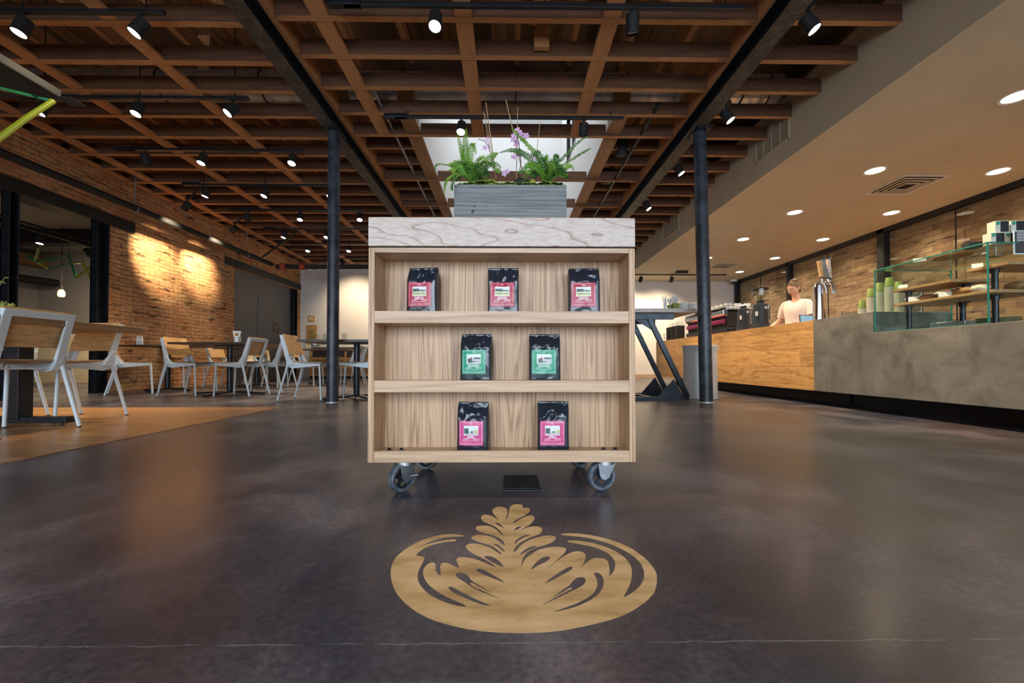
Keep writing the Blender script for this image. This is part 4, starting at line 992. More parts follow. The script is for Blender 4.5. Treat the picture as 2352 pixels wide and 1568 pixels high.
def fern(name_seed, root_px, frs, extra, label):
    base = to_local(root_px[0], root_px[1], .06)
    f = bpy.data.objects.new('fern', MB().sphere((base.x, base.y, h), .018, .014, .012, 12, 8).mesh('fern', 'fern2', True)); COL.objects.link(f); f.parent = pl; f['label'] = label
    for i, (pts, wd_, mt) in enumerate(frs):
        l = [base] + [to_local(x, y, dy) for x, y, dy in pts]
        frond(f, l, wd_, mt, name_seed + i)
    r = random.Random(name_seed)
    for i in range(extra):
        a = r.uniform(-1.25, 1.25); ln = r.uniform(.05, .11); dy = r.uniform(-.05, .06)
        tip = base + Vector((math.sin(a) * ln, dy, math.cos(a) * ln * .8 + .005)); mid = base + Vector((math.sin(a) * ln * .5, dy * .5, ln * .6 + .01))
        frond(f, [base, mid, tip, tip + Vector((math.sin(a) * .015, dy * .2, -.012))], r.uniform(.014, .020), r.choice(['fern', 'fern2', 'fern2']), name_seed + 50 + i)
fern(100, (1085, 418), [
 ([(1072, 375, .05), (1069, 335, .05), (1070, 293, .05)], .020, 'fern'), ([(1070, 380, .06), (1060, 345, .06), (1050, 307, .05)], .014, 'fern'),
 ([(1080, 370, .04), (1085, 330, .05), (1094, 356, .05)], .018, 'fern'), ([(1060, 395, .04), (1030, 380, .02), (1003, 378, .0), (1000, 398, -.01)], .013, 'fern2'),
 ([(1055, 400, .02), (1035, 405, -.01), (1022, 425, -.02), (1020, 448, -.02)], .014, 'fern'), ([(1060, 402, .01), (1045, 410, -.02), (1038, 428, -.03), (1040, 440, -.03)], .012, 'fern2'),
 ([(1105, 385, .04), (1130, 360, .04), (1145, 352, .03)], .018, 'fern'), ([(1110, 390, .03), (1135, 375, .02), (1152, 388, .0)], .017, 'fern2'),
 ([(1095, 375, .02), (1110, 360, .0), (1122, 375, -.01)], .018, 'fern'), ([(1065, 400, .03), (1050, 385, .02), (1040, 392, .0), (1050, 405, -.02)], .015, 'fern'),
 ([(1090, 385, .0), (1100, 385, -.02), (1110, 400, -.03)], .017, 'fern2')], 26, 'bright green fern at the left end of the planter')
fern(200, (1255, 420), [
 ([(1270, 385, .05), (1300, 355, .04), (1330, 325, .03), (1353, 312, .03)], .014, 'fern2'), ([(1280, 390, .04), (1315, 365, .03), (1340, 350, .02), (1358, 340, .02)], .013, 'fern2'),
 ([(1240, 370, .05), (1215, 335, .04), (1190, 310, .03), (1174, 293, .03)], .016, 'fern'), ([(1235, 385, .04), (1205, 355, .03), (1175, 345, .02), (1145, 352, .01)], .014, 'fern2'),
 ([(1290, 395, .03), (1310, 380, .02), (1318, 395, .0)], .012, 'fern'), ([(1245, 375, .03), (1232, 350, .02), (1225, 360, .01)], .017, 'fern2'),
 ([(1240, 390, .01), (1215, 378, -.01), (1205, 395, -.03)], .017, 'fern'), ([(1275, 385, .02), (1278, 360, .01), (1280, 355, .0)], .016, 'fern2'),
 ([(1265, 390, .0), (1270, 375, -.02), (1275, 395, -.03)], .017, 'fern')], 28, 'dark green fern at the right end of the planter')
def stake(x0, y0, x1, y1, dy=.08, r=.0022):
    MB().tube([to_local(x0, y0, dy), to_local(x1, y1, dy)], [r, r * .7], 8).build('stake', 'stake', pl, smooth=True)
stake(1140, 412, 1116, 236, .08); stake(1136, 412, 1110, 256, .085, .0014); stake(1139, 412, 1114, 262, .075, .0013)
stake(1204, 412, 1162, 230, .085, .0024); stake(1186, 412, 1189, 246, .08, .0018); stake(1226, 412, 1241, 275, .085, .0015)
def orchid(pts, flowers, label):
    l = [to_local(x, y, dy) for x, y, dy in pts]
    o = MB().tube(l, .0014, 6).build('orchid_stem', 'stem', pl, smooth=True); o['label'] = label
    r = random.Random(int(pts[0][0]))
    for (x, y, s) in flowers:
        c = to_local(x, y, .045 + r.uniform(-.015, .01)); m = MB()
        for k in range(5):
            a = 2 * PI * k / 5 + r.uniform(-.2, .2); ln = .0125 * s; wd_ = .0042 * s
            dx = Vector((math.cos(a), r.uniform(-.35, .1), math.sin(a))); sd = Vector((-math.sin(a), 0, math.cos(a)))
            m.add([c, c + dx * ln * .45 + sd * wd_ * .9, c + dx * ln * .8 + sd * wd_ * .8, c + dx * ln, c + dx * ln * .8 - sd * wd_ * .8, c + dx * ln * .45 - sd * wd_ * .9, c + dx * ln * .6 + Vector((0, -.003, 0))], [(0, 1, 6), (1, 2, 6), (2, 3, 6), (3, 4, 6), (4, 5, 6), (5, 0, 6)])
        m.sphere(c + Vector((0, -.002, 0)), .0022 * s, .0022 * s, .003 * s, 8, 6)
        m.build('flower', 'petal', o, smooth='all')
orchid([(1145, 412, .06), (1130, 370, .06), (1122, 335, .05), (1110, 322, .05), (1098, 320, .05)], [(1119, 322, 1.0), (1115, 339, 1.0), (1145, 393, .9), (1158, 399, 1.1), (1165, 394, .9)], 'thin dark orchid stem with lilac flowers, left one')
orchid([(1190, 412, .06), (1197, 370, .06), (1192, 330, .05), (1186, 305, .05), (1195, 300, .05)], [(1190, 301, 1.3), (1181, 314, 1.2), (1203, 318, 1.4), (1186, 330, 1.2), (1196, 308, 1.1), (1180, 360, 1.1), (1192, 357, 1.1), (1224, 358, 1.1), (1230, 366, 1.0), (1210, 312, 1.0), (1178, 322, 1.0)], 'thin dark orchid stem with lilac flowers, right one')

# ------------------------------------------------------------------ DINING CHAIRS
def make_chair():
    t = thing('dining_chair', '', 'chair')
    # side profile (x forward, z up) of the pressed steel flange: back, bend, tapering seat rail
    for s in (-1, 1):
        y = s * 0.205
        back = [(-.245, .80), (-.205, .80), (-.115, .52), (-.075, .47), (.0, .462), (.235, .452), (.235, .430), (.02, .408), (-.085, .395), (-.13, .41), (-.155, .45)]
        MB().prism(back, 1, y - .003, y + .003).prism([(-.245, .80), (-.233, .80), (-.145, .50), (-.155, .45)], 1, y - (.045 if s > 0 else 0), y + (0 if s > 0 else .045)).prism([(-.155, .45), (-.145, .50), (-.125, .455), (-.10, .42), (-.085, .395), (-.13, .41)], 1, y - (.045 if s > 0 else 0), y + (0 if s > 0 else .045)).build('side_frame', 'chairwhite', t, bevel=.0015)
    MB().prism([(-.247, .80), (-.226, .80), (-.212, .755), (-.233, .755)], 1, -.205, .205).build('top_rail', 'chairwhite', t, bevel=.003)
    MB().bar((-.10, -.2, .425), (-.10, .2, .425), .03, .012).build('cross_rail', 'chairwhite', t, bevel=.003)
    # curved oak backrest, in front of the frame
    m = MB(); vs = []; n = 12
    for j, (x, z) in enumerate(((-.232, .815), (-.190, .69), (-.150, .565))):
        pass
    def panel(dx):
        rows = []
        for j in range(7):
            f = j / 6; z = .815 - .25 * f; x0 = -.225 + .085 * f
            for i in range(n + 1):
                u = -1 + 2 * i / n; e = .205 - (.012 if j in (0, 6) and i in (0, n) else 0)
                rows.append((x0 + dx - .014 * (1 - u * u), u * e, z))
        return rows
    a = panel(.004); b = panel(.016); k = (n + 1) * 7
    fs = []
    for j in range(6):
        for i in range(n):
            q = (j * (n + 1) + i, j * (n + 1) + i + 1, (j + 1) * (n + 1) + i + 1, (j + 1) * (n + 1) + i); fs.append(q); fs.append(tuple(k + c for c in reversed(q)))
    edge = [i for i in range(n + 1)] + [j * (n + 1) + n for j in range(1, 7)] + [6 * (n + 1) + i for i in range(n - 1, -1, -1)] + [j * (n + 1) for j in range(5, 0, -1)]
    for i in range(len(edge)): p, q = edge[i], edge[(i + 1) % len(edge)]; fs.append((p, q, k + q, k + p))
    MB().add(a + b, fs).build('backrest', 'chairwood', t, smooth=True)
    # seat
    vs = []; n2 = 10
    for j in range(9):
        f = j / 8; x = .245 - .39 * f; z = .462 + (.004 * (f - .3)) + (.010 if j == 8 else 0)
        for i in range(n2 + 1):
            u = -1 + 2 * i / n2; vs.append((x, u * .198, z - .008 * (1 - u * u) * math.sin(f * PI)))
    k = len(vs); vs2 = [(x, y, z + .012) for x, y, z in vs]; fs = []
    for j in range(8):
        for i in range(n2):
            q = (j * (n2 + 1) + i, j * (n2 + 1) + i + 1, (j + 1) * (n2 + 1) + i + 1, (j + 1) * (n2 + 1) + i); fs.append(q); fs.append(tuple(k + c for c in reversed(q)))
    edge = [i for i in range(n2 + 1)] + [j * (n2 + 1) + n2 for j in range(1, 9)] + [8 * (n2 + 1) + i for i in range(n2 - 1, -1, -1)] + [j * (n2 + 1) for j in range(7, 0, -1)]
    for i in range(len(edge)): p, q = edge[i], edge[(i + 1) % len(edge)]; fs.append((p, q, k + q, k + p))
    MB().add(vs + vs2, fs).build('seat', 'chairseat', t, smooth=True)
    for s in (-1, 1):
        MB().tube([(-.125, s * .215, .50), (-.25, s * .235, .008)], [.0145, .0115], 14).tube([(-.2495, s * .235, .010), (-.2505, s * .235, 0)], .0118, 10, 1).build('leg', ['chairwhite', 'blacksoft'], t, smooth=True)
        MB().prism([(-.165, .555), (-.145, .565), (-.06, .435), (-.15, .43)], 1, s * .2085, s * .2285).build('bracket', 'chairwhite', t, bevel=.006)
        MB().tube([(.222, s * .198, .445), (.245, s * .205, .008)], [.0125, .0115], 14).tube([(.2448, s * .205, .010), (.2452, s * .205, 0)], .0118, 10, 1).build('leg', ['chairwhite', 'blacksoft'], t, smooth=True)
    return t
chair0 = make_chair(); cu_ = []
chairs = [
 (-3.32, 2.745, 180, 'white framed oak chair seen from behind, nearest chair at the left edge'),
 (-3.62, 3.44, -98, 'white framed oak chair facing the camera at the far end of the big wooden table'),
 (-4.22, 3.36, -85, 'white framed oak chair half hidden behind the nearest one, at the big table'),
 (-5.48, 6.02, 40, 'white framed oak chair turned diagonally before the small two-seat table by the brick'),
 (-5.92, 7.55, -10, 'white framed oak chair against the brick pier behind the two-seat table'),
 (-4.46, 5.80, 0, 'white framed oak chair facing right on the left side of the long dark table'),
 (-5.40, 7.90, 0, 'white framed oak chair facing right on the left side of the second dark table'),
 (-3.70, 5.76, 180, 'white framed oak chair with open back towards us, right of the long dark table'),
 (-3.64, 6.45, 180, 'white framed oak chair directly behind the one with its open back towards us'),
 (-4.36, 7.55, 5, 'white framed oak chair seen between the two chair backs of the long dark table'),
 (-2.52, 5.19, 4, 'white framed oak chair facing right, just left of the slender steel column'),
 (-3.95, 8.1, 0, 'white framed oak chair behind the one just left of the slender steel column'),
 (-1.78, 5.29, 180, 'white framed oak chair just right of the slender steel column, partly behind the cart'),
 (-3.35, 9.3, 180, 'white framed oak chair far back on the right side of the rear table'),
 (-3.2, 8.3, 180, 'white framed oak chair behind the slender steel column at the rear table'),
 (-2.1, 8.9, 0, 'white framed oak chair in front of the wooden cabinet at the far wall'),
]
for x, y, a, lb in chairs: place(chair0, cu_, 'dining_chair', lb, (x, y, 0.004 if (x < -2.34 and y < 4.29) else 0), R(a), 'white framed oak dining chairs')
# one cream shell chair
t = thing('shell_chair', 'cream moulded shell chair with thin wooden legs behind the long dark table', 'chair', (-5.15, 8.45, 0), R(-75))
m = MB(); vs = []; n = 14
prof = [(.21, .42), (.19, .44), (.05, .43), (-.12, .44), (-.19, .50), (-.22, .62), (-.235, .78)]
wd_ = [.16, .21, .23, .22, .21, .21, .17]
for (x, z), ww in zip(prof, wd_):
    for i in range(n + 1):
        u = -1 + 2 * i / n; vs.append((x + .05 * u * u * (1 if z > .5 else 0), u * ww, z + (.05 * u * u if z < .5 else 0)))
m.add(vs, [(j * (n + 1) + i, j * (n + 1) + i + 1, (j + 1) * (n + 1) + i + 1, (j + 1) * (n + 1) + i) for j in range(6) for i in range(n)])
o = m.build('shell', 'cream', t, smooth='all'); sm_ = o.modifiers.new('thick', 'SOLIDIFY'); sm_.thickness = .01; sb_ = o.modifiers.new('sub', 'SUBSURF'); sb_.levels = 1; sb_.render_levels = 1
for sx, sy in ((1, 1), (1, -1), (-1, 1), (-1, -1)):
    MB().tube([(sx * .09, sy * .09, .43), (sx * .2, sy * .2, 0)], [.013, .009], 10).build('leg', 'oakz', t, smooth=True)

# ------------------------------------------------------------------ DINING TABLES
def table(label, x, y, w, d, posts, top='tabledark', thick=.03, z=.745, feet='x', group=None, fw=None):
    t = thing('dining_table', label, 'table', (x, y, 0.004 if (x < -2.34 and y < 4.29) else 0), 0, group)
    MB().box(-w / 2, w / 2, -d / 2, d / 2, z - thick, z).build('tabletop', [top], t, bevel=.003)
    for px_, py_ in posts:
        MB().cyl((px_, py_, .03), (px_, py_, z - thick - .006), .038, n=20).build('post', 'steelblk', t, smooth=True)
        MB().box(px_ - .2, px_ + .2, py_ - .03, py_ + .03, z - thick - .012, z - thick).build('bracket', 'black', t)
        r = fw or .36
        for k in range(4):
            a = k * PI / 2 + (PI / 4 if feet == 'x' else 0)
            ex, ey = px_ + r * math.cos(a), py_ + r * math.sin(a)
            MB().bar((px_, py_, .045), (ex, ey, .022), .055, .024).cyl((ex - .02 * math.cos(a), ey - .02 * math.sin(a), 0), (ex - .02 * math.cos(a), ey - .02 * math.sin(a), .014), .016, n=12).build('foot', 'steelblk', t, bevel=.003)
    return t
G = 'dark topped dining tables'
table('small dark two-seat table beside the brick pier', -5.42, 6.75, 1.25, .65, [(-.12, 0)], group=G, feet='+')
table('long dark table between two facing chairs in the middle of the dining area', -4.08, 5.98, 1.05, .78, [(0.05, .02)], group=G, feet='+', fw=.5)
table('dark table right behind the long dark table', -4.85, 7.90, 1.1, .7, [(0, .1)], group=G, feet='+')
table('dark table beside the slender steel column, cut by the cart', -1.98, 5.30, 1.10, .72, [(0.03, .03)], group=G, feet='x', fw=.42)
table('dark table far back, left of the slender steel column', -3.75, 8.72, .95, .7, [(-.05, 0)], group=G, feet='+', fw=.4)
# the big wooden table in the foreground
t = thing('big_table', 'thick brown wooden table with black trestle at the left edge', 'table', (-3.8, 2.72, 0.004))
MB().box(-.72, .70, -.62, .80, .715, .758).build('tabletop', 'tabletop', t, bevel=.003)
MB().box(.11, .22, .32, .42, .05, .712).build('post', 'black', t, bevel=.003)
MB().box(-.25, .55, .335, .415, .018, .062).cyl((.50, .36, 0), (.50, .36, .02), .014, n=10).cyl((-.2, .36, 0), (-.2, .36, .02), .014, n=10).build('foot_bar', 'black', t, bevel=.003)
MB().box(-.25, .45, .33, .42, .70, .714).build('top_bar', 'black', t)

# things on the tables
ZTB = .7455
def tumbler(label, x, y, z, r=.032, hh=.085, group='water glasses on the dining tables', fill=None):
    m = MB().lathe([(r * .82, 0), (r, hh), (r - .003, hh), (r * .82 - .003, .006)], 16)
    o = m.build('tumbler', 'drink', smooth=True, loc=(x, y, z)); tag(o, label, 'glass', group)
def onT(px, py, Y): q = P(px, py, Y=Y); return q.x
tumbler('water glass on the long dark table, left of the white menu holder', onT(524, 780, 6.0), 6.0, ZTB)
tumbler('water glass on the long dark table, just right of the white menu holder', onT(553, 780, 5.85), 5.85, ZTB)
tumbler('water glass on the long dark table, nearest the open chair back', onT(568, 780, 5.85), 5.9, ZTB)
tumbler('tumbler left of the slender steel column', onT(748, 770, 5.35), 5.35, ZTB, .036, .095)
tumbler('tumbler right of the slender steel column', onT(791, 770, 5.25), 5.25, ZTB, .036, .095)
tumbler('small glass on the rear table left of the slender column', onT(718, 800, 8.5), 8.5, ZTB)
tumbler('small glass on the rear table beside its caddy', onT(730, 800, 8.45), 8.45, ZTB)
tumbler('small glass on the two-seat table', onT(340, 790, 6.8), 6.8, ZTB, .026, .07)
t = thing('menu_holder', 'white menu card standing in a grey tin on the long dark table', 'menu holder', (onT(545, 780, 6.1), 6.1, ZTB))
MB().cyl((0, 0, 0), (0, 0, .10), .045, n=20).build('tin', 'greycan', t, smooth=True)
MB().prism([(-.045, .10), (.045, .10), (.065, .185), (-.062, .19)], 1, -.012, -.009).build('card', 'whitepl', t)
MB().prism([(-.02, .11), (.03, .12), (.02, .16), (-.03, .15)], 1, -.014, -.0125).build('card_picture', 'glulam', t)
t = thing('condiment_caddy', 'small caddy with bottles on the two-seat table by the brick pier', 'caddy', (onT(321, 790, 6.7), 6.7, ZTB))
MB().box(-.06, .06, -.04, .04, 0, .07).build('holder', 'drink', t)
for dx, mt_ in ((-.035, 'whitepl'), (.0, 'greycan'), (.035, 'whitepl')): MB().lathe([(.018, 0), (.018, .09), (.008, .12), (.009, .15)], 12, c=(dx, 0, .004)).build('bottle', mt_, t, smooth=True)
t = thing('condiment_caddy', 'small caddy on the rear table behind the chair left of the column', 'caddy', (onT(708, 800, 8.6), 8.6, ZTB))
MB().box(-.07, .07, -.04, .04, 0, .07).build('holder', 'drink', t)
for dx in (-.03, .03): MB().lathe([(.02, 0), (.02, .07), (.01, .09)], 12, c=(dx, 0, .004)).build('bottle', 'cream', t, smooth=True)
# fan of leafy herbs on the big table, far left
t = thing('herb_pot', 'pot of pale green herbs on the big wooden table at the left edge', 'potted plant', (-4.10, 3.30, .763))
MB().box(-.22, .10, -.05, .06, 0, .07).build('pot', 'tabletop', t, bevel=.003)
r = random.Random(5)
for k in range(46):
    x = r.uniform(-.2, .08); m = MB(); ln = r.uniform(.08, .17); a = r.uniform(-.8, .9)
    if k in (3, 9): ln = .42; a = .45 if k == 3 else .25
    pts = [Vector((x, 0, .06)) + Vector((math.sin(a) * ln * f, r.uniform(-.02, .02), ln * f * (1 - .25 * f))) for f in (0, .3, .6, .85, 1)]
    m.tube(pts, .0022, 5)
    for p in pts[1:]:
        for q in range(3):
            b = Vector((r.uniform(-1, 1), r.uniform(-1, 1), r.uniform(0, .8))).normalized() * .028; sd = b.orthogonal().normalized() * .004
            m.add([p, p + b * .5 + sd, p + b, p + b * .5 - sd], [(0, 1, 2, 3)])
    m.build('sprig', 'herb', t)

# ------------------------------------------------------------------ FAR WALL FURNITURE (left)
t = thing('storage_cabinet', 'low wooden cabinet with cubby holes at the far wall', 'cabinet', (-4.35, 11.75, 0))
MB().box(-1.3, 1.7, 0, .5, .08, .86).build('body', 'counterwood', t, bevel=.004)
MB().box(-1.32, 1.72, -.02, .5, .86, .90).build('top', 'tabledark', t)
for i in range(6):
    for j in range(3):
        MB().box(-1.2 + i * .48, -1.2 + i * .48 + .42, -.004, .0, .14 + j * .24, .14 + j * .24 + .17).build('cubby', 'dark' if (j == 2) else 'tabletop', t)
MB().box(-1.3, 1.7, .03, .45, 0, .08).build('plinth', 'kick', t)
p = P(709, 768, Y=11.6)
t = thing('water_dispenser', 'glass water dispenser with yellow lid on the far cabinet', 'dispenser', (p.x, 11.98, .90))
MB().lathe([(.11, 0), (.12, .05), (.12, .24), (.09, .30), (.05, .33)], 20).build('jar', 'drink', t, smooth=True)
MB().lathe([(.10, .06), (.10, .2)], 16).build('water', 'greycan', t, smooth=True)
MB().tube([(-.09, 0, .30), (-.02, 0, .37), (.08, 0, .38)], .018, 10).build('lid', 'yellow', t, smooth=True)
def flatpic(label, px0, py0, px1, py1, mat, cat='picture', name='wall_picture', Y=YF - .001, inner=None):
    a = P(px0, py0, Y=Y); b = P(px1, py1, Y=Y)
    t = thing(name, label, cat, ((a.x + b.x) / 2, Y, b.z)); w = (b.x - a.x) / 2; hh = a.z - b.z
    MB().box(-w, w, -.02, 0, 0, hh).build('board', mat, t, bevel=.003)
    if inner: MB().box(-w * .6, w * .6, -.022, -.02, hh * .25, hh * .75).build('sheet', inner, t)
flatpic('small wooden framed picture high on the far wall beside the brick', 708, 725, 723, 738, 'counterwood', inner='cream')
flatpic('upright wooden board on the far wall under the small picture', 704, 746, 728, 792, 'counterwood', inner='glulam')
a = P(633, 752, X=XL - .08)
t = thing('door_sign', 'small square dark wooden sign on the grey door wall', 'sign', (XL - .066, a.y, a.z))
MB().box(0, .012, -.13, .13, -.13, .13).build('board', 'tabledark', t, bevel=.003)
MB().box(.012, .014, -.08, -.02, -.02, .04).box(.012, .014, .02, .08, -.02, .04).build('emblem', 'tabletop', t)
t = thing('security_camera', 'round white camera on the far wall behind the slender column', 'camera', (P(722, 618, Y=YF - .05).x, YF - .05, P(722, 618, Y=YF - .05).z))
MB().box(-.05, .05, -.03, .05, .0, .16).build('bracket', 'black', t); MB().sphere((-.12, -.05, -.02), .06, .06, .06).build('ball', 'whitepl', t, smooth=True); MB().sphere((-.15, -.1, .01), .035, .035, .035, 10, 8).build('eye', 'blacksoft', t, smooth=True)

# ------------------------------------------------------------------ TRACK LIGHTS
def spot(loc, direction, power, size=75, color=(1.0, 0.78, 0.52), blend=1.0, rad=0.04):
    l = bpy.data.lights.new('spot', 'SPOT'); l.energy = power; l.color = color
    l.spot_size = R(size); l.spot_blend = blend; l.shadow_soft_size = rad
    o = bpy.data.objects.new('spot_beam', l); COL.objects.link(o)
    o.location = loc; o.rotation_euler = Vector(direction).to_track_quat('-Z', 'Y').to_euler()
    return o
HEAD = {}
def head_meshes():
    m = MB().lathe([(.030, .14), (.052, .135), (.053, .0), (.047, .0), (.047, .012)], 24)
    HEAD['can'] = m.mesh('lamp_head', 'blacksoft', True)
    HEAD['lens'] = MB().lathe([(.0465, .006), (.0465, .010)], 24).mesh('lens', 'lamp')
    HEAD['off'] = MB().lathe([(.0465, .010), (.0465, .014)], 24).mesh('lens', 'lampoff')
    HEAD['neck'] = MB().box(-.02, .02, -.016, .016, -.002, .035).cyl((0, 0, -.075), (0, 0, 0), .009, n=10).box(-.014, .014, -.012, .012, -.10, -.065).mesh('stem', 'black')
head_meshes()
def lamp_head(parent, at, direction, lit=True, power=0, size=70, color=(1.0, 0.78, 0.52), s=1.0):
    """direction = where the lens looks. at = point on the rail (parent's space)"""
    d = Vector(direction).normalized()
    st = bpy.data.objects.new('stem', HEAD['neck']); COL.objects.link(st); st.parent = parent; st.location = at
    c = bpy.data.objects.new('lamp_head', HEAD['can']); COL.objects.link(c); c.parent = parent
    q = (-d).to_track_quat('Z', 'Y')
    piv = Vector(at) + Vector((0, 0, -.10))
    c.rotation_euler = q.to_euler(); c.location = piv + d * .085; c.scale = (s, s, s)
    ln = bpy.data.objects.new('lens', HEAD['lens' if lit else 'off']); COL.objects.link(ln); ln.parent = c
    if power:
        w = parent.location + c.location + d * .03
        spot(w, d, power, size, color)
def track(label, x0, x1, y, z, heads, group=None, rod=None):
    t = thing('track_light', label, 'track light', (0, y, z), 0, group)
    m = MB().box(x0, x1, -.018, .018, 0, .032)
    for x in (x0 + .15, (x0 + x1) / 2, x1 - .15): m.cyl((x, 0, .03), (x, 0, rod or (ZT - z)), .006, n=8)
    m.build('rail', 'black', t, bevel=.002)
    MB().box(x0 - .12, x0 + .14, -.03, .03, .0, .045).build('feed_box', 'steelblk', t, bevel=.003)
    for x, d, lit, pw in heads: lamp_head(t, (x, 0, 0), d, lit, pw)
    return t
GL = 'track lights over the left dining area'
WARM = 150
zt_ = 3.29
names = ['first', 'second', 'third', 'fourth', 'fifth', 'sixth', 'seventh']
rows = [
 (-5.05, -2.78, [(-5.0, (-.2, .1, -1), True, WARM), (-3.91, (-.15, -.25, -1), True, 45), (-2.97, (-.45, -.3, -1), True, 55)]),
 (-5.1, -2.78, [(-4.95, (-.25, -.35, -1), True, WARM), (-3.95, (-.1, -.35, -1), True, WARM), (-2.95, (-.5, -.5, -1), True, WARM)]),
 (-5.1, -2.72, [(-4.82, (.05, .25, -1), False, WARM), (-4.06, (-.12, -.35, -1), True, WARM), (-2.87, (.0, -.4, -1), True, WARM)]),
 (-5.05, -2.7, [(-4.8, (-.25, -.15, -1), True, WARM), (-3.86, (-.25, -.35, -1), True, WARM), (-2.82, (-.2, -.3, -1), True, WARM)]),
 (-5.05, -2.7, [(-4.83, (.0, .1, -1), False, WARM), (-3.85, (.0, -.35, -1), True, WARM), (-2.75, (.1, -.4, -1), True, WARM)]),
 (-5.05, -2.7, [(-4.73, (-.25, -.2, -1), True, WARM), (-3.83, (-.1, -.4, -1), True, WARM), (-2.85, (0, -.4, -1), True, WARM)]),
 (-5.05, -2.7, [(-4.75, (.0, -.4, -1), True, WARM), (-3.78, (.0, -.4, -1), True, WARM), (-2.85, (.05, -.4, -1), True, WARM)]),
]
for i, (a, b, hd) in enumerate(rows):
    track('black three-head ceiling track over the dining area, %s row from the camera' % names[i], a, b, 3.31 + 1.08 * i, zt_, hd, GL)
# arms carrying the wall washers in front of the brick
for i, (x, y, d, lb) in enumerate(((-5.15, 6.6, (-1.05, .65, -.66), 'black wall washer aimed at the brick pier, nearer one'), (-5.15, 7.75, (-1.05, .47, -.60), 'black wall washer aimed at the brick pier, farther one'))):
    t = thing('wall_washer', lb, 'spotlight', (x, y, 3.07), 0, 'wall washers before the brick pier')
    MB().bar((.3, -.05, .23), (0, 0, .0), .02, .02).cyl((.3, -.05, .22), (.3, -.05, .32), .01).build('arm', 'black', t)
    lamp_head(t, (0, 0, .02), d, False, 560, 50, (1.0, .80, .50))
track('black ceiling track over the display cart, first row of the middle bay', -1.3, 1.9, 3.215, zt_, [(-.57, (0, -.35, -1), True, 60), (1.0, (.05, .35, -1), False, 60)])
track('black ceiling track before the skylight, second row of the middle bay', -1.3, 1.35, 4.70, zt_, [(-.53, (-.05, -.4, -1), True, 50), (.885, (0, .4, -1), False, 50)], None, .09)
# the track just above the camera whose heads light the floor inlay and the cart
track('black ceiling track above the floor inlay, in front of the display cart', -1.2, 1.3, 1.25, zt_, [(-.45, (.15, -.02, -1), True, 60), (.55, (-.2, .02, -1), True, 60)])
for i, y in enumerate((3.22, 4.45, 5.72, 7.05, 8.4)):
    t = thing('beam_spotlight', 'black spot head beside the right steel beam, %s from the camera' % names[i], 'spotlight', (2.42, y, 3.30), 0, 'spot heads along the right steel beam')
    MB().box(-.03, .03, -.05, .05, 0, .04).build('base', 'black', t)
    lamp_head(t, (0, 0, 0), (.52, -.25, -1), True, 420)
# far right track in front of the far wall
t = thing('track_light', 'black ceiling track with two heads and an added third aimed at the far wall behind the counter', 'track light', (0, 11.3, ZS - .03))
MB().box(2.9, 6.1, -.018, .018, 0, .03).build('rail', 'black', t)
for px in (1472, 1543): lamp_head(t, (P(px, 640, Y=11.3).x, 0, 0), (-.05, .75, -1), False, 135, 110)
lamp_head(t, (2.95, 0, 0), (-.05, .75, -1), False, 135, 110)  # extra head, added to brighten the left part of the far wall
t = thing('track_light', 'black ceiling track aimed at the far wall behind the dining area', 'track light', (0, 11.2, zt_))
MB().box(-5.0, -2.6, -.018, .018, 0, .03).build('rail', 'black', t)
for x in (-4.5, -3.3): lamp_head(t, (x, 0, 0), (0, .75, -1), False, 150, 110)

# ------------------------------------------------------------------ DOWNLIGHTS, VENTS on the dropped ceiling
can0 = thing('ceiling_downlight', '', 'ceiling light')
MB().lathe([(.100, 0), (.122, -.004), (.122, 0), (.10, .002)], 32).build('trim_ring', 'whitepl', can0, smooth=True)
MB().lathe([(.10, -.0005), (.098, -.001)], 32).build('lens', 'can', can0)
uc = []
ord_ = ['nearest', 'second', 'third', 'fourth', 'fifth', 'sixth']
for j, X in enumerate((4.70, 6.30)):
    for k in range(6):
        y = 3.68 + 1.46 * k
        place(can0, uc, 'ceiling_downlight', 'round recessed downlight in the dropped ceiling, %s of the row %s' % (ord_[k], 'nearer the counter face' if j == 0 else 'along the brick wall'), (X, y, ZS), 0, 'recessed downlights')
        spot((X, y, ZS - .02), (0, 0, -1), 130, 150, (1.0, .82, .58), 1.0, .08)
def grille(label, y0, y1, z0, z1, bars):
    t = thing('wall_grille', label, 'vent', (XS, y0, z0))
    w, h = y1 - y0, z1 - z0
    m = MB().box(-.012, 0, 0, w, 0, .025).box(-.012, 0, 0, w, h - .025, h).box(-.012, 0, 0, .025, 0, h).box(-.012, 0, w - .025, w, 0, h)
    m.build('frame', 'soffit', t, bevel=.002)
    s = MB(); n = 34
    for i in range(n): s.box(-.008, 0, .025, w - .025, .025 + (h - .05) * i / n, .025 + (h - .05) * (i + .45) / n)
    for i in range(1, bars): s.box(-.011, 0, w * i / bars - .004, w * i / bars + .004, .02, h - .02)
    s.build('louvres', 'soffit', t)
    MB().box(-.002, -.0005, .02, w - .02, .02, h - .02).build('dark_back', 'dark', t)
grille('large louvred return grille on the face of the dropped ceiling, nearer one', 4.80, 5.46, 3.14, 3.60, 4)
grille('large louvred return grille on the face of the dropped ceiling, farther one', 7.95, 8.75, 3.08, 3.54, 4)
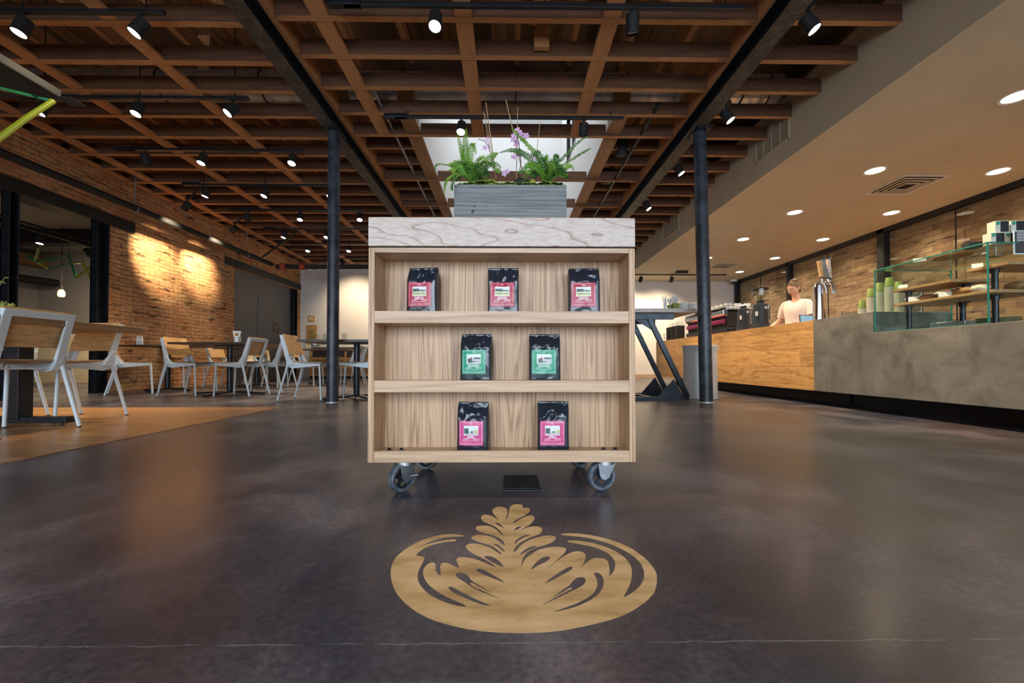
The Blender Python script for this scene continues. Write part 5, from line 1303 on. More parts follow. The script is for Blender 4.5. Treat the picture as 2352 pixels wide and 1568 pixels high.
def diffuser(label, x, y, s=.30):
    t = thing('ceiling_diffuser', label, 'vent', (x, y, ZS))
    for i in range(4):
        a = s - i * .062; b = a - .030; z = -.004 - i * .006
        m = MB()
        for (x0, x1, y0, y1) in ((-a, a, -a, -b), (-a, a, b, a), (-a, -b, -b, b), (b, a, -b, b)): m.box(x0, x1, y0, y1, z - .004, z)
        m.build('blade', 'soffit' if i else 'whitepl', t)
    MB().box(-s * .9, s * .9, -s * .9, s * .9, -.002, 0).build('throat', 'dark', t)
diffuser('square air diffuser in the dropped ceiling, nearer one', 5.5, 5.55)
diffuser('square air diffuser in the dropped ceiling, farther one', 5.5, 10.3)
q = P(1965, 459, Z=ZS); t = thing('fire_sprinkler', 'small fire sprinkler in the dropped ceiling', 'sprinkler', (q.x, q.y, ZS))
MB().lathe([(.04, 0), (.035, -.006)], 16).cyl((0, 0, -.035), (0, 0, 0), .008).lathe([(.022, -.036), (.022, -.034)], 12).build('head', 'steel', t)
q = P(1566, 622, Z=ZS); t = thing('exit_beacon', 'small black box with red light under the dropped ceiling', 'alarm', (q.x, q.y, ZS))
MB().box(-.16, .16, -.04, .04, -.06, 0).build('case', 'blacksoft', t, bevel=.01); MB().box(-.02, .02, -.042, -.04, -.035, -.02).build('led', 'redled' if 'redled' in M else 'red', t)
q = P(1685, 646, Z=ZS - .05); t = thing('dome_camera', 'white dome camera in the corner above the counter', 'camera', (q.x, q.y, ZS))
MB().lathe([(.10, 0), (.10, -.06), (.08, -.07)], 20).build('base', 'whitepl', t, smooth=True); MB().sphere((0, 0, -.07), .075, .075, .06).build('dome', 'dark', t, smooth=True)

# ------------------------------------------------------------------ PIPES
t = thing('sprinkler_pipe', 'thick black pipe running along the left brick wall under the ceiling', 'pipe', (-5.7, 0, 2.82))
MB().cyl((0, 0.5, 0), (0, 9.95, 0.02), .05, n=20).build('pipe', 'blacksoft', t, smooth=True)
for y in (3.2, 6.3, 9.0):
    MB().tube([(.054 * math.cos(a * PI / 10), y, .054 * math.sin(a * PI / 10)) for a in range(20)], .006, 6, closed=True).cyl((0, y, .05), (0, y, .56), .006, n=8).build('hanger_ring', 'galv', t)
t = thing('sprinkler_pipe', 'black pipe with red couplings crossing before the far wall', 'pipe', (-5.7, 10.0, 2.80))
MB().cyl((.07, 0, 0), (7.6, 0, 0), .055, n=20).build('pipe', 'blacksoft', t, smooth=True)
for x in (.25, .72, 3.6): MB().cyl((x - .06, 0, 0), (x + .06, 0, 0), .075, n=16).build('coupling', 'red', t, smooth=True)
t = thing('pipe_brace', 'slanting black brace rod above the pipe corner by the far lintel', 'pipe', (-5.6, 9.4, 2.88))
MB().cyl((0, 0, 0), (1.0, -.35, .5), .022, n=12).build('rod', 'black', t, smooth=True)
# conduits under the middle bay
t = thing('conduit', 'thin steel conduit rod on the left side of the skylight', 'pipe', (-1.45, 4.4, 3.42))
MB().cyl((0, 0, 0), (-.02, 6.2, 0), .016, n=12).cyl((.01, 1.3, -.02), (.01, 1.3, .05), .012).cyl((.01, 1.75, -.02), (.01, 1.75, .06), .012).build('rod', 'galv', t, smooth=True)
t = thing('uplight_conduit', 'black conduit with cylindrical fixtures on the right side of the skylight', 'pipe', (1.72, 4.6, 3.40))
MB().cyl((0, 0, 0), (0.02, 6.4, 0), .022, n=12).build('rod', 'steelblk', t, smooth=True)
for y in (1.1, 2.0, 3.1, 4.5):
    MB().cyl((-.10, y, .22), (-.10, y + .05, -.0), .085, n=20).box(-.1, 0, y - .01, y + .01, .02, .05).build('fixture', 'blacksoft', t, smooth=True)

# ------------------------------------------------------------------ FOREGROUND HANGING PANEL AND TUBE SCULPTURES
t = thing('hanging_panel', 'dark hanging panel with silver edge at the upper left edge of the photo', 'hanging panel', (-3.48, 3.2, 2.53))
MB().box(-1.6, .0, -2.2, 0, 0, .012).build('board', 'blacksoft', t)
MB().box(-.03, 0, -2.2, 0, .012, .06).build('edge_trim', 'edgedark', t)
MB().box(-.02, .09, -.02, .10, -.006, 0).build('bracket', 'black', t)
MB().cyl((-.4, -.2, .01), (-.4, -.2, .84), .008).cyl((-1.2, -1.8, .01), (-1.2, -1.8, .84), .008).build('cable', 'black', t)
t = thing('tube_sculpture', 'green and yellow bent tube sculpture hanging at the upper left edge of the photo', 'sculpture', (-3.6, 3.0, 2.45))
def loc_(px, py, Y): return P(px, py, Y=Y) - Vector((-3.6, 3.0, 2.45))
MB().tube([loc_(-60, 190, 2.6), loc_(0, 203, 2.8), loc_(80, 222, 3.1), loc_(124, 233, 3.15)], .012, 12).build('green_tube', 'green', t, smooth=True)
MB().tube([loc_(122, 232, 3.15), loc_(60, 272, 3.0), loc_(0, 316, 2.85), loc_(-60, 360, 2.7)], .019, 12).build('yellow_tube', 'yellow', t, smooth=True)
t = thing('tube_sculpture', 'green and yellow zigzag tube sculpture hanging in the side room', 'sculpture', (-8.3, 7.5, 2.6))
def l2(px, py, dy=0): return P(px, py, Y=7.5 + dy) - Vector((-8.3, 7.5, 2.6))
MB().tube([l2(89, 570), l2(81, 600), l2(65, 584, .2)], .022, 8).tube([l2(81, 600), l2(112, 617, .3)], .02, 8).tube([l2(175, 638, .4), l2(212, 612, .1)], .022, 8).tube([l2(188, 602), l2(213, 648, .2)], .022, 8).build('yellow_tube', 'yellow', t, smooth=True)
MB().tube([l2(63, 588), l2(83, 602), l2(120, 594, .2), l2(158, 586, .3), l2(175, 638, .4)], .02, 8).tube([l2(112, 617, .3), l2(165, 604, .2), l2(190, 603)], .018, 8).build('green_tube', 'green', t, smooth=True)
MB().cyl(l2(158, 588, .3), l2(158, 588, .3) + Vector((0, 0, .6)), .004, n=6).cyl(l2(83, 600), l2(83, 600) + Vector((0, 0, .7)), .004, n=6).build('wire', 'black', t)
# pendant bulb, lights, duct and kitchen counter of the side room
q = P(141, 672, Y=8.3)
t = thing('pendant_bulb', 'glowing amber pendant bulb hanging in the side room', 'pendant light', (q.x, q.y, q.z))
MB().cyl((0, 0, .12), (0, 0, 3.22 - q.z), .006, n=8).build('cord', 'dark', t); MB().cyl((0, 0, .06), (0, 0, .13), .035, n=14).build('socket', 'blacksoft', t, smooth=True)
MB().lathe([(.02, .07), (.05, .02), (.055, -.05), (.04, -.08)], 16).build('bulb', 'bulb', t, smooth=True)
t = thing('track_light', 'black ceiling track in the side room seen through the wall opening', 'track light', (-8.0, 4.8, 2.68))
MB().box(-.035, .035, -3, 3.6, 0, .06).box(-.015, .015, -3, 3.6, .09, .12).cyl((0, -2, .05), (0, -2, .54), .008).cyl((0, 1, .05), (0, 1, .54), .008).cyl((0, 3.3, .05), (0, 3.3, .54), .008).build('rail', 'black', t)
lamp_head(t, (0, 2.28, 0), (0, -.2, -1), True, 450, 105); lamp_head(t, (0, 3.07, 0), (-.2, .9, -.7), True, 420, 130); lamp_head(t, (0, -1, 0), (-1, .3, -.9), True, 420, 90)
t = thing('pipe_elbow', 'short black duct pipe on the side room wall', 'pipe', (-11.3, 9.3, 2.42))
MB().cyl((-.5, -1.5, 0), (.2, .9, 0), .09, n=16).build('pipe', 'blacksoft', t, smooth=True)
t = thing('kitchen_counter', 'pale kitchen counter along the far wall of the side room', 'counter', (-9.2, 9.9, 0))
MB().box(-1.8, 2.4, -.35, .55, 0, 1.15).build('body', 'soffit', t); MB().box(-1.85, 2.45, -.38, .55, 1.15, 1.2).build('top', 'black', t)
for k, (px, w_, h_) in enumerate(((143, .22, .10), (157, .18, .12), (172, .26, .07), (186, .20, .09), (200, .22, .05))):
    q = P(px - 0.0, 740, Y=9.7); w_ *= .62; o = MB().lathe([(w_ * .3, 0), (w_ * .5, h_ * .5), (w_ * .5, h_)], 16).build('metal_bowl', 'steel' if k % 2 else 'blacksoft', smooth=True, loc=(q.x, 9.75, 1.2))
    tag(o, 'metal bowl on the side room counter, %s from the left' % ord_[k].replace('nearest', 'first'), 'bowl', 'bowls on the side room counter')
t = thing('ceiling_fan', 'dark round fan cage hanging in the side room at the left edge', 'fan', (-9.2, 6.6, 2.72))
MB().lathe([(.42, -.12), (.45, -.06), (.40, .10), (.12, .2)], 24).build('drum', 'blacksoft', t, smooth=True); MB().tube([(.44 * math.cos(a * PI / 12), .44 * math.sin(a * PI / 12), -.13) for a in range(24)], .02, 8, closed=True).build('rim', 'galv', t, smooth=True); MB().cyl((0, 0, .2), (0, 0, .5), .02).build('rod', 'black', t)
t = thing('bench', 'dark low bench along the wall opening behind the big table', 'bench', (-7.4, 4.4, 0))
MB().box(-.3, .3, -1.8, 1.6, .1, .46).build('body', 'kick', t, bevel=.01)

# ------------------------------------------------------------------ SERVICE COUNTER
XC, YJ, YE = 3.4, 4.50, 9.30
ZC = .938
t = thing('wood_counter', 'long honey-coloured wood-clad service counter', 'counter', (XC, YJ, 0))
MB().box(0, .03, 0, YE - YJ, .155, ZC).build('front', 'counterwood', t, bevel=.002)
MB().box(.03, .75, .0, YE - YJ, .155, ZC - .02).build('body', 'tabledark', t)
MB().box(.03, .76, 0, YE - YJ, ZC - .02, ZC - .002).build('worktop', 'counterwood', t)
MB().box(.40, .75, 0, YE - YJ - .1, 0, .155).build('kick_board', 'kick', t)
t = thing('concrete_counter', 'grey trowelled concrete service counter, nearer the camera', 'counter', (XC, -1.0, 0))
yj, yg = YJ + 1.0 - .002, 3.76 + 1.0
MB().prism([(0, .155), (yj, .155), (yj, ZC + .003), (yg, ZC + .003), (yg, .745), (0, .745)], 0, 0, .75).build('body', 'concounter', t, bevel=.003)
MB().box(.42, .74, 0, yj, 0, .155).build('kick_board', 'kick', t)
# back counter in front of the brick
t = thing('back_counter', 'low dark back counter in front of the brick wall', 'counter', (6.1, 1.2, 0))
MB().box(0, .75, 0, 8.4, 0, .86).build('body', 'slate', t); MB().box(-.02, .75, 0, 8.4, .86, .90).build('worktop', 'counterwood', t)

# glass display case
GX0, GX1, GY0, GY1, GZ0, GZ1 = 3.405, 4.12, 2.85, 3.74, .747, 1.315
t = thing('glass_case', 'clear glass pastry case with green edges let into the concrete counter', 'display case', (GX0, GY0, GZ0))
w, d, h = GX1 - GX0, GY1 - GY0, GZ1 - GZ0
g = .008
for nm, b in (('pane_front', (0, g, 0, d, 0, h)), ('pane_near', (g, w, 0, g, 0, h)), ('pane_far', (g, w, d - g, d, 0, h)), ('pane_top', (0, w, 0, d, h, h + g))):
    o = MB().box(*b).build('pane', 'glass', t)
e = .004
m = MB()
for x, y in ((0, 0), (0, d), (w, 0), (w, d)): m.box(x - e, x + e, y - e, y + e, 0, h + g)
for z in (h + g / 2,):
    for y in (0, d): m.box(0, w, y - e, y + e, z - e, z + e)
    m.box(-e, e, 0, d, z - e, z + e); m.box(w - e, w + e, 0, d, z - e, z + e)
m.box(-e, e, 0, d, 0, .004)
m.build('edge', 'glassedge', t)
def shelfboard(label, x0, x1, y0, y1, z, posts, th=.022):
    t = thing('case_shelf', label, 'shelf', (x0, y0, z))
    MB().box(0, x1 - x0, 0, y1 - y0, 0, th).build('board', 'shelfwood', t, bevel=.002)
    for px_, py_, z0 in posts:
        MB().cyl((px_ - x0, py_ - y0, z0 - z), (px_ - x0, py_ - y0, 0), .019, n=16).cyl((px_ - x0, py_ - y0, -.03), (px_ - x0, py_ - y0, -.003), .026, n=16).lathe([(.045, -.005), (.045, 0)], 16, c=(px_ - x0, py_ - y0, 0)).build('pipe_post', 'steelblk', t, smooth=True)
    return t
zc0 = .7455
shelfboard('wooden shelf at mid height in the glass case, farther left one', 3.50, 3.82, 3.18, 3.68, 1.105, [(3.60, 3.62, 1.0), (3.76, 3.30, 1.0)])
shelfboard('long lower wooden shelf through the glass case', 3.50, 3.95, 2.90, 3.66, .975, [(3.58, 3.60, zc0), (3.84, 3.40, zc0), (3.66, 3.02, zc0)])
shelfboard('wooden shelf high in the near right part of the glass case', 3.58, 4.05, 2.87, 3.14, 1.17, [(3.66, 3.02, 1.0)])
def card(label, x, y, z, w=.045, hh=.03, rz=48, group='price cards'):
    t = thing('price_card', label, 'card', (x, y, z), R(rz), group)
    MB().prism([(0, 0), (.010, hh), (.012, hh), (.004, 0), (.02, 0), (.02, .001), (0, .001)], 1, -w / 2, w / 2).build('card', 'paper', t)
    m = MB()
    for k in range(3): m.box(.001 + .0033 * (k + .8) - .0008, .001 + .0033 * (k + .8), -w * .32, w * .32, hh * (k + .9) / 4, hh * (k + .9) / 4 + .0009)
    m.build('print_lines', 'dark', t)
card('white price card on the mid height shelf at its far corner', 3.53, 3.60, 1.128, .06, .035)
card('white price card before the round pastry on the lower shelf', 3.53, 3.50, .998, .075, .042)
card('white price card before the sugared loaf on the lower shelf', 3.53, 3.25, .998, .075, .042)
card('white price card on the high shelf of the glass case', 3.60, 3.08, 1.193, .06, .035)
card('large white card standing on top of the glass case', 3.50, 3.42, 1.325, .08, .03)
# pastries
def pastry(label, x, y, z, rx, ry, rz, seed, mat='crust', cat='pastry'):
    o = MB().sphere((0, 0, rz * .9), rx, ry, rz, 24, 14, fn=lambda p: 1 + .16 * noise.noise(p * 3 + Vector((seed, 0, 0))) + .05 * noise.noise(p * 9)).build('pastry', mat, smooth='all', loc=(x, y, z))
    return tag(o, label, cat, 'baked goods in the glass case')
pastry('round brown pastry on the lower shelf of the glass case', 3.60, 3.45, .998, .055, .06, .028, 3)
pastry('sugared braided loaf on the lower shelf of the glass case', 3.62, 3.20, .998, .06, .11, .034, 7, 'crust')
pastry('pale sugared bun beside the braided loaf', 3.56, 3.03, .998, .05, .05, .03, 9, 'clothcream')
pastry('dark round loaf behind the pipe post in the glass case', 3.82, 3.00, 1.0, .07, .08, .04, 11)
# slate tea sign and patterned cloths
q = P(2100, 690, X=3.86)
t = thing('tea_sign', 'slate sign reading ART OF TEA behind the glass case shelves', 'sign', (3.90, 3.935, ZC + .0035), R(-86))
MB().box(-.135, .135, 0, .012, 0, .235).build('board', 'slate', t, bevel=.002)
m = MB()
for b in ((-.128, .128, .225, .228), (-.128, .128, .006, .009), (-.128, -.125, .006, .228), (.125, .128, .006, .228)): m.box(b[0], b[1], -.001, 0, b[2], b[3])
m.build('border', 'ink', t)
for txt, sz, zz in (('PROUDLY SERVING', .019, .195), ('ART OF TEA', .040, .143)):
    o = bpy.data.objects.new('lettering', text_mesh(txt, sz, 'ink')); COL.objects.link(o); o.parent = t; o.rotation_euler = (R(90), 0, 0); o.location = (0, -.0012, zz)
MB().prism([(-.014, .08), (.014, .08), (.008, .10), (-.008, .10)], 1, -.0015, -.0003).build('emblem', 'ink', t)
for k, (mt_, lb) in enumerate((('clothcream', 'cream striped cloth bundle'), ('clothred', 'red cloth bundle'), ('clothblue', 'blue cloth bundle'), ('clothcream', 'second cream cloth bundle'), ('clothred', 'second red cloth bundle'))):
    y = 3.62 - k * .09
    o = MB().sphere((0, 0, .04), .03, .043, .050, 16, 10, fn=lambda p: 1 + .12 * noise.noise(p * 2.5 + Vector((k, 0, 0)))).build('folded_cloth', mt_, smooth='all', loc=(3.87, y, 1.012))
    tag(o, lb + ' on the lower case shelf, %s from the far end' % ord_[k].replace('nearest', 'first'), 'cloth', 'folded cloths in the glass case')
# stack of green rimmed plates
pl0 = MB().lathe([(.06, 0), (.10, .004), (.118, .010), (.116, .011), (.06, .003)], 32).mesh('plate', 'cupwhite', True)
rimm = MB().tube([(.118 * math.cos(a * PI / 16), .118 * math.sin(a * PI / 16), .0105) for a in range(32)], .0015, 6, closed=True).mesh('rim', 'cupgreen', True)
for k in range(6):
    o = bpy.data.objects.new('plate', pl0); COL.objects.link(o); o.location = (3.80, 3.12, zc0 + .001 + k * .011)
    tag(o, 'cream plate with green rim in the case bottom stack, %s from below' % ('first', 'second', 'third', 'fourth', 'fifth', 'topmost sixth')[k], 'plate', 'stack of green rimmed plates')
    r_ = bpy.data.objects.new('rim', rimm); COL.objects.link(r_); r_.parent = o
# steel tray behind the case
t = thing('steel_tray', 'plain steel box standing low inside the glass case', 'container', (3.93, 3.50, zc0))
MB().box(-.12, .12, -.14, .14, 0, .075).build('box', 'steel', t, bevel=.004)
# paper cup stacks just beyond the glass case
def cupstack(label, px, Y, X, zbase, n, r, top_green):
    t = thing('cup_stack', label, 'cups', (X, Y, zbase), 0, 'stacks of paper cups')
    m = MB(); prof = []
    for k in range(n):
        z = k * .0085; prof += [(r * .93, z), (r, z + .001), (r, z + .005), (r * .93, z + .006)]
    m.lathe(prof, 20); m.build('rims', 'cupwhite', t, smooth=False)
    z = n * .0085
    for j in range(top_green):
        MB().lathe([(r * 1.0, z + j * .004), (r * .72, z + .085 + j * .004), (r * .70, z + .086 + j * .004)], 20).build('upturned_cup', 'cupgreen', t, smooth=True)
for i, (px, Y, zt2, r, g_) in enumerate(((1980, 4.12, 1.02, .034, 1), (2001, 4.04, 1.12, .038, 1), (2021, 3.96, 1.17, .038, 1), (2043, 3.88, 1.20, .038, 1), (2064, 3.82, 1.15, .036, 1))):
    q = P(px, 700, Y=Y); n = int((zt2 - ZC - .003) / .0085)
    cupstack('tall stack of cream paper cups topped by a green cup, %s from the left' % ('shortest first', 'second', 'third', 'fourth tallest', 'fifth')[i], px, Y, q.x, ZC + .0035, n, r, g_)
# serving things on top of the glass case
t = thing('round_tray', 'round pale blue tray raised above the glass case', 'tray', (3.95, 3.25, 1.324))
MB().cyl((0, 0, 0), (0, 0, .085), .004, n=8).build('stem', 'steel', t); MB().lathe([(.08, .085), (.13, .092), (.15, .10), (.148, .102), (.08, .09)], 28).build('plate', 'chairwhite', t, smooth=True); MB().lathe([(.05, 0), (.05, .003)], 20).build('foot', 'steel', t)
o = MB().lathe([(.0, 0), (.10, 0), (.105, .008), (.105, .018), (0, .018)], 28, sx=1, sy=1.3).build('serving_board', 'glulam', loc=(3.62, 3.28, 1.324)); tag(o, 'oval wooden serving board lying on top of the glass case', 'board')
for k in range(3):
    o = MB().lathe([(.03, 0), (.07, .022), (.067, .022), (.03, .004)], 20).build('small_bowl', 'cupgreen' if k % 2 else 'cupwhite', smooth=True, loc=(3.62, 3.60, 1.3245 + k * .010)); tag(o, 'small bowl stacked at the far end of the glass case top, %s from below' % ('first', 'second', 'top')[k], 'bowl', 'bowls on the glass case')
# boxed tea and the framed notice at the right edge
for k, (y, x, z) in enumerate(((2.94, 3.56, 0), (2.935, 3.66, 0), (2.945, 3.60, .088), (2.94, 3.71, .088), (3.02, 3.49, -.0))):
    small = (k == 4); hh_ = .045 if small else .086
    t = thing('tea_box', ('small flat black box on the glass case corner' if small else 'ivory and black tea box with green emblem on the glass case, %s' % ('lower left', 'lower right', 'upper left', 'upper right')[k]), 'box', (x, y, 1.3245 + max(0, z)), R(-8), 'boxes on the glass case')
    MB().box(-.045, .045, -.03, .03, 0, hh_).build('carton', 'blacksoft' if small else 'tinwhite', t, bevel=.001)
    if not small:
        MB().box(-.012, .040, -.0315, -.030, .004, .082).build('black_panel', 'blacksoft', t)
        MB().prism([(-.040, .080), (-.016, .080), (-.020, .058), (-.028, .054), (-.036, .058)], 1, -.033, -.0302).build('emblem', 'grnlab', t)
t = thing('framed_notice', 'dark notice in a pale frame standing before the tea boxes at the right edge', 'sign', (3.655, 2.845, 1.235), R(-4))
MB().box(-.06, .06, 0, .006, 0, .17).build('frame', 'chairwhite', t, bevel=.001); MB().box(-.053, .053, -.001, 0, .008, .162).build('sheet', 'slate', t)
m = MB()
for k in range(6): m.box(-.042, .042 - (k % 3) * .008, -.0016, -.001, .15 - k * .011, .154 - k * .011)
m.build('print_lines', 'ink', t)
# kraft bags and dark bags on the lower right
for k, (x, y, z, mt_, lb) in enumerate(((3.80, 2.70, .75, 'kraft', 'kraft paper bag with round stamp at the right edge below the shelves'), (4.22, 2.70, .75, 'kraft', 'second kraft bag standing behind at the right edge'), (3.98, 2.70, .75, 'slate', 'dark grey bag at the right edge'))):
    t = thing('paper_bag', lb, 'bag', (x, y, z))
    MB().prism([(-.05, 0), (.05, 0), (.05, .13), (.045, .15), (-.045, .15), (-.05, .13)], 1, -.025, .025).build('bag', mt_, t, bevel=.003)
    if k == 0: MB().cyl((0, -.026, .06), (0, -.0255, .06), .014, n=20).build('stamp', 'dark', t)

# ---- things on the counter beyond
# beer-style tap tower
q = P(1880, 738, Y=4.72)
t = thing('tap_tower', 'chrome drinks tap tower with three wooden handles on the counter', 'tap', (q.x, 4.72, ZC + .003))
MB().tube([(-.0, 0, 0), (-.0, 0, .36), (.0, 0, .42)], [.055, .050, .050], 24).build('column', 'chrome', t, smooth=True)
MB().tube([(-.02, 0, .39), (.0, 0, .435), (.06, .0, .455), (.14, .03, .455), (.21, .07, .45)], [.045, .04, .03, .03, .028], 20).build('manifold', 'chrome', t, smooth=True)
for k, (x, y, l, tx, mt_) in enumerate(((.045, .0, .26, -.035, 'shelfwood'), (.14, .03, .29, -.06, 'greywood'), (.195, .07, .31, -.02, 'oaktop'))):
    MB().cyl((x, y, .455), (x + tx * .1, y, .52), .012, n=12).tube([(x, y, .45), (x, y - .05, .44), (x + .005, y - .065, .38), (x + .005, y - .067, .33)], [.014, .013, .010, .008], 12).build('faucet', 'chrome', t, smooth=True)
    MB().bar((x + tx * .1, y, .52), (x + tx, y, .52 + l * .75), .034, .034).build('handle', mt_, t, bevel=.003)
    MB().bar((x + tx, y, .52 + l * .75), (x + tx * 1.1, y, .52 + l * .83), .036, .036).bar((x + tx * .08, y, .508), (x + tx * .12, y, .525), .036, .036).build('handle_end', 'dark', t)
t = thing('card_reader', 'tapering black terminal behind the chrome tap tower', 'terminal', (q.x + .12, 4.86, ZC + .003))
MB().prism([(-.05, 0), (.06, 0), (.02, .25), (-.03, .25)], 1, -.04, .04).build('case', 'blacksoft', t, bevel=.01)
q = P(1858, 735, Y=5.15)
t = thing('tablet', 'tablet with blue landscape screen tilted on the wood counter', 'tablet', (q.x, 5.15, ZC + .0), R(-14))
tl = Matrix.Rotation(R(-20), 4, 'X') @ Matrix.Rotation(R(4), 4, 'Y')
MB().box(-.10, .10, -.005, .005, .012, .145, mat=tl).build('case', 'blacksoft', t, bevel=.003); MB().box(-.09, .09, -.0065, -.005, .022, .135, mat=tl).build('screen', 'screen', t)
MB().box(-.04, .04, 0, .08, 0, .012).build('stand', 'steel', t)
q = P(1862, 712, Y=7.4)
t = thing('espresso_hood', 'large smooth bronze coloured machine on the back counter behind the barista', 'machine', (6.45, 8.6, .90))
MB().sphere((.1, 0, .02), .42, .55, .42, 28, 16).build('body', 'copper', t, smooth=True)
# faucet, carafe and tumblers on the concrete counter
t = thing('faucet', 'black arched faucet over the back counter', 'faucet', (6.3, 6.9, .90))
MB().tube([(0, 0, 0), (0, 0, .3)] + [(.12 - .12 * math.cos(a * PI / 10), 0, .3 + .12 * math.sin(a * PI / 10)) for a in range(1, 10)] + [(.24, 0, .26)], .017, 12).build('spout', 'blacksoft', t, smooth=True); MB().cyl((0, 0, 0), (0, 0, .04), .035, n=16).build('base', 'blacksoft', t)
q = P(1982, 715, Y=4.2)
t = thing('carafe', 'glass bottle of deep blue liquid beside the paper cups', 'bottle', (q.x, 4.2, ZC + .0035))
MB().lathe([(.030, 0), (.034, .02), (.032, .075), (.018, .105), (.022, .135)], 20).build('glass', 'drink', t, smooth=True); MB().lathe([(.028, .004), (.031, .02), (.029, .06)], 18).build('liquid', 'blue', t, smooth=True)
for k, px in enumerate((1938, 1949, 1960, 1969)):
    q = P(px, 722, Y=4.28 - k * .01); tumbler('clear glass on the concrete counter, %s right of the tap tower' % ord_[k].replace('nearest', 'first'), q.x, 4.28 - k * .03, ZC + .0035, .026, .06, 'glasses on the concrete counter')
# espresso machine
t = thing('espresso_machine', 'black and chrome espresso machine with magenta back panel on the wood counter', 'espresso machine', (3.60, 6.66, ZC))
MB().box(0, .55, 0, 1.45, .10, .36).build('body', 'blacksoft', t, bevel=.02)
MB().box(-.03, .58, -.02, 1.47, .03, .10).build('drip_tray', 'steelblk', t, bevel=.01)
MB().prism([(-.06, .39), (-.05, .33), (.02, .27), (.02, .44), (-.03, .44)], 1, .0, 1.45).build('back_visor', 'chrome', t, bevel=.004)
MB().prism([(-.025, .17), (-.035, .19), (-.038, .23), (-.015, .25), (0, .17)], 1, .02, 1.43).build('back_panel', 'magenta', t, bevel=.004)
MB().box(0, .58, -.02, 1.47, .40, .43).build('cup_tray', 'steel', t, bevel=.004)
MB().tube([(-.03, 1.47, .46), (-.03, -.02, .46), (.6, -.02, .46)], .005, 8).cyl((-.03, -.02, .43), (-.03, -.02, .46), .005).cyl((-.03, .7, .43), (-.03, .7, .46), .005).cyl((.6, -.02, .43), (.6, -.02, .46), .005).build('cup_rail', 'chrome', t)
for x in (.06, .48):
    for y in (.1, 1.35): MB().cyl((x, y, 0), (x, y, .04), .03, n=14).build('foot', 'steel', t)
r = random.Random(3); k = 0
cup_a = MB().lathe([(.022, 0), (.036, .03), (.038, .055), (.035, .055), (.02, .006)], 16).mesh('cup', 'whitepl', True)
cup_b = MB().lathe([(.022, 0), (.036, .03), (.038, .055), (.035, .055), (.02, .006)], 16).mesh('cup', 'steelblk', True)
for i in range(9):
    for j in range(3):
        o = bpy.data.objects.new('coffee_cup', cup_b if (i + j * 2) % 3 == 1 and i > 1 else cup_a); COL.objects.link(o)
        o.location = (3.645 + j * .16, 6.70 + i * .155, ZC + .4305); o.scale = (1.35, 1.35, 1.3)
        tag(o, '%s cup on top of the espresso machine, row %s from its near end, %s' % ('dark' if o.data is cup_b else 'white', ('one', 'two', 'three', 'four', 'five', 'six', 'seven', 'eight', 'nine')[i], ('front', 'middle', 'back')[j]), 'cup', 'cups warming on the espresso machine')
# grinders
def grinder(label, x, y, s=1.0, hopper=True):
    t = thing('coffee_grinder', label, 'grinder', (x, y, ZC))
    MB().lathe([(.125 * s, 0), (.115 * s, .03), (.098 * s, .14), (.094 * s, .30), (.088 * s, .345), (.05 * s, .36)], 28).build('body', 'grind', t, smooth=True)
    MB().cyl((0, 0, .36), (0, 0, .40), .05 * s, n=24).build('collar', 'blacksoft', t, smooth=True)
    MB().box(.085 * s, .125 * s, -.03, .02, .12, .33).build('spout', 'chrome', t, bevel=.008)
    MB().sphere((.02, -.094 * s, .29), .019, .006, .019, 16, 8).build('badge', 'steel', t, smooth=True)
    MB().box(-.095 * s, -.06 * s, -.085, -.082, .18, .24, mat=Matrix.Rotation(R(-12), 4, 'Z')).build('sticker', 'whitepl', t)
    if hopper:
        MB().lathe([(.035, .40), (.05, .43), (.098, .47), (.104, .56), (.102, .56), (.096, .47), (.047, .43), (.033, .40)], 28).build('hopper', 'drink', t, smooth=True)
        MB().lathe([(.108, .558), (.108, .575), (.05, .585), (.0, .586)], 28).build('hopper_lid', 'blacksoft', t, smooth=True)
M['grind'] = plain('matte_blue_black_enamel', (.022, .028, .038), .42, .2, .15, 10)
grinder('black coffee grinder with clear hopper on the wood counter', 3.57, 5.72)
grinder('shorter black coffee grinder between the hopper grinder and the espresso machine', 3.62, 6.22, .85, False)
t = thing('drip_brewer', 'black batch brewer with glass jugs at the far end of the counter', 'coffee brewer', (3.62, 8.55, ZC))
for k in range(3):
    MB().box(-.08, .08, -.08 + k * .22, .08 + k * .22, 0, .30).build('unit', 'blacksoft', t, bevel=.01)
    MB().box(-.05, .05, -.05 + k * .22, .05 + k * .22, .30, .38).build('reservoir', 'drink', t)
MB().tube([(-.08, .48, .05), (-.14, .48, .06), (-.14, .48, .16), (-.08, .48, .17)], .008, 8).build('handle', 'steel', t, smooth=True)

# ------------------------------------------------------------------ HIGH TABLE, BIN
t = thing('high_table', 'high wooden bar table on slanted blue-black steel frames beside the display cart', 'high table', (1.75, 5.05, 0))
MB().box(-.95, .58, -.05, .75, 1.083, 1.133).build('tabletop', 'oaktop', t, bevel=.003)
def frame(y):
    m = MB().bar((-.85, y, 1.04), (.32, y, 1.04), .05, .075).bar((-.35, y, .022), (.50, y, .022), .06, .044).bar((.02, y, 1.01), (.49, y, .035), .045, .06).bar((-.25, y, 1.01), (-.30, y, .035), .045, .06)
    m.build('frame', 'steelblk', t, bevel=.003)
    MB().prism([(-.17, 1.005), (.04, 1.005), (.165, .80)], 1, y - .006, y + .006).build('gusset', 'steelblk', t)
    MB().prism([(.13, .044), (.44, .044), (.32, .26)], 1, y - .006, y + .006).build('gusset', 'steelblk', t)
frame(.02); frame(.66)
MB().bar((.05, .02, .022), (-.02, .66, .022), .05, .04).build('stretcher', 'steelblk', t)
zt3 = 1.1335
q = P(1550, 705, Y=5.3)
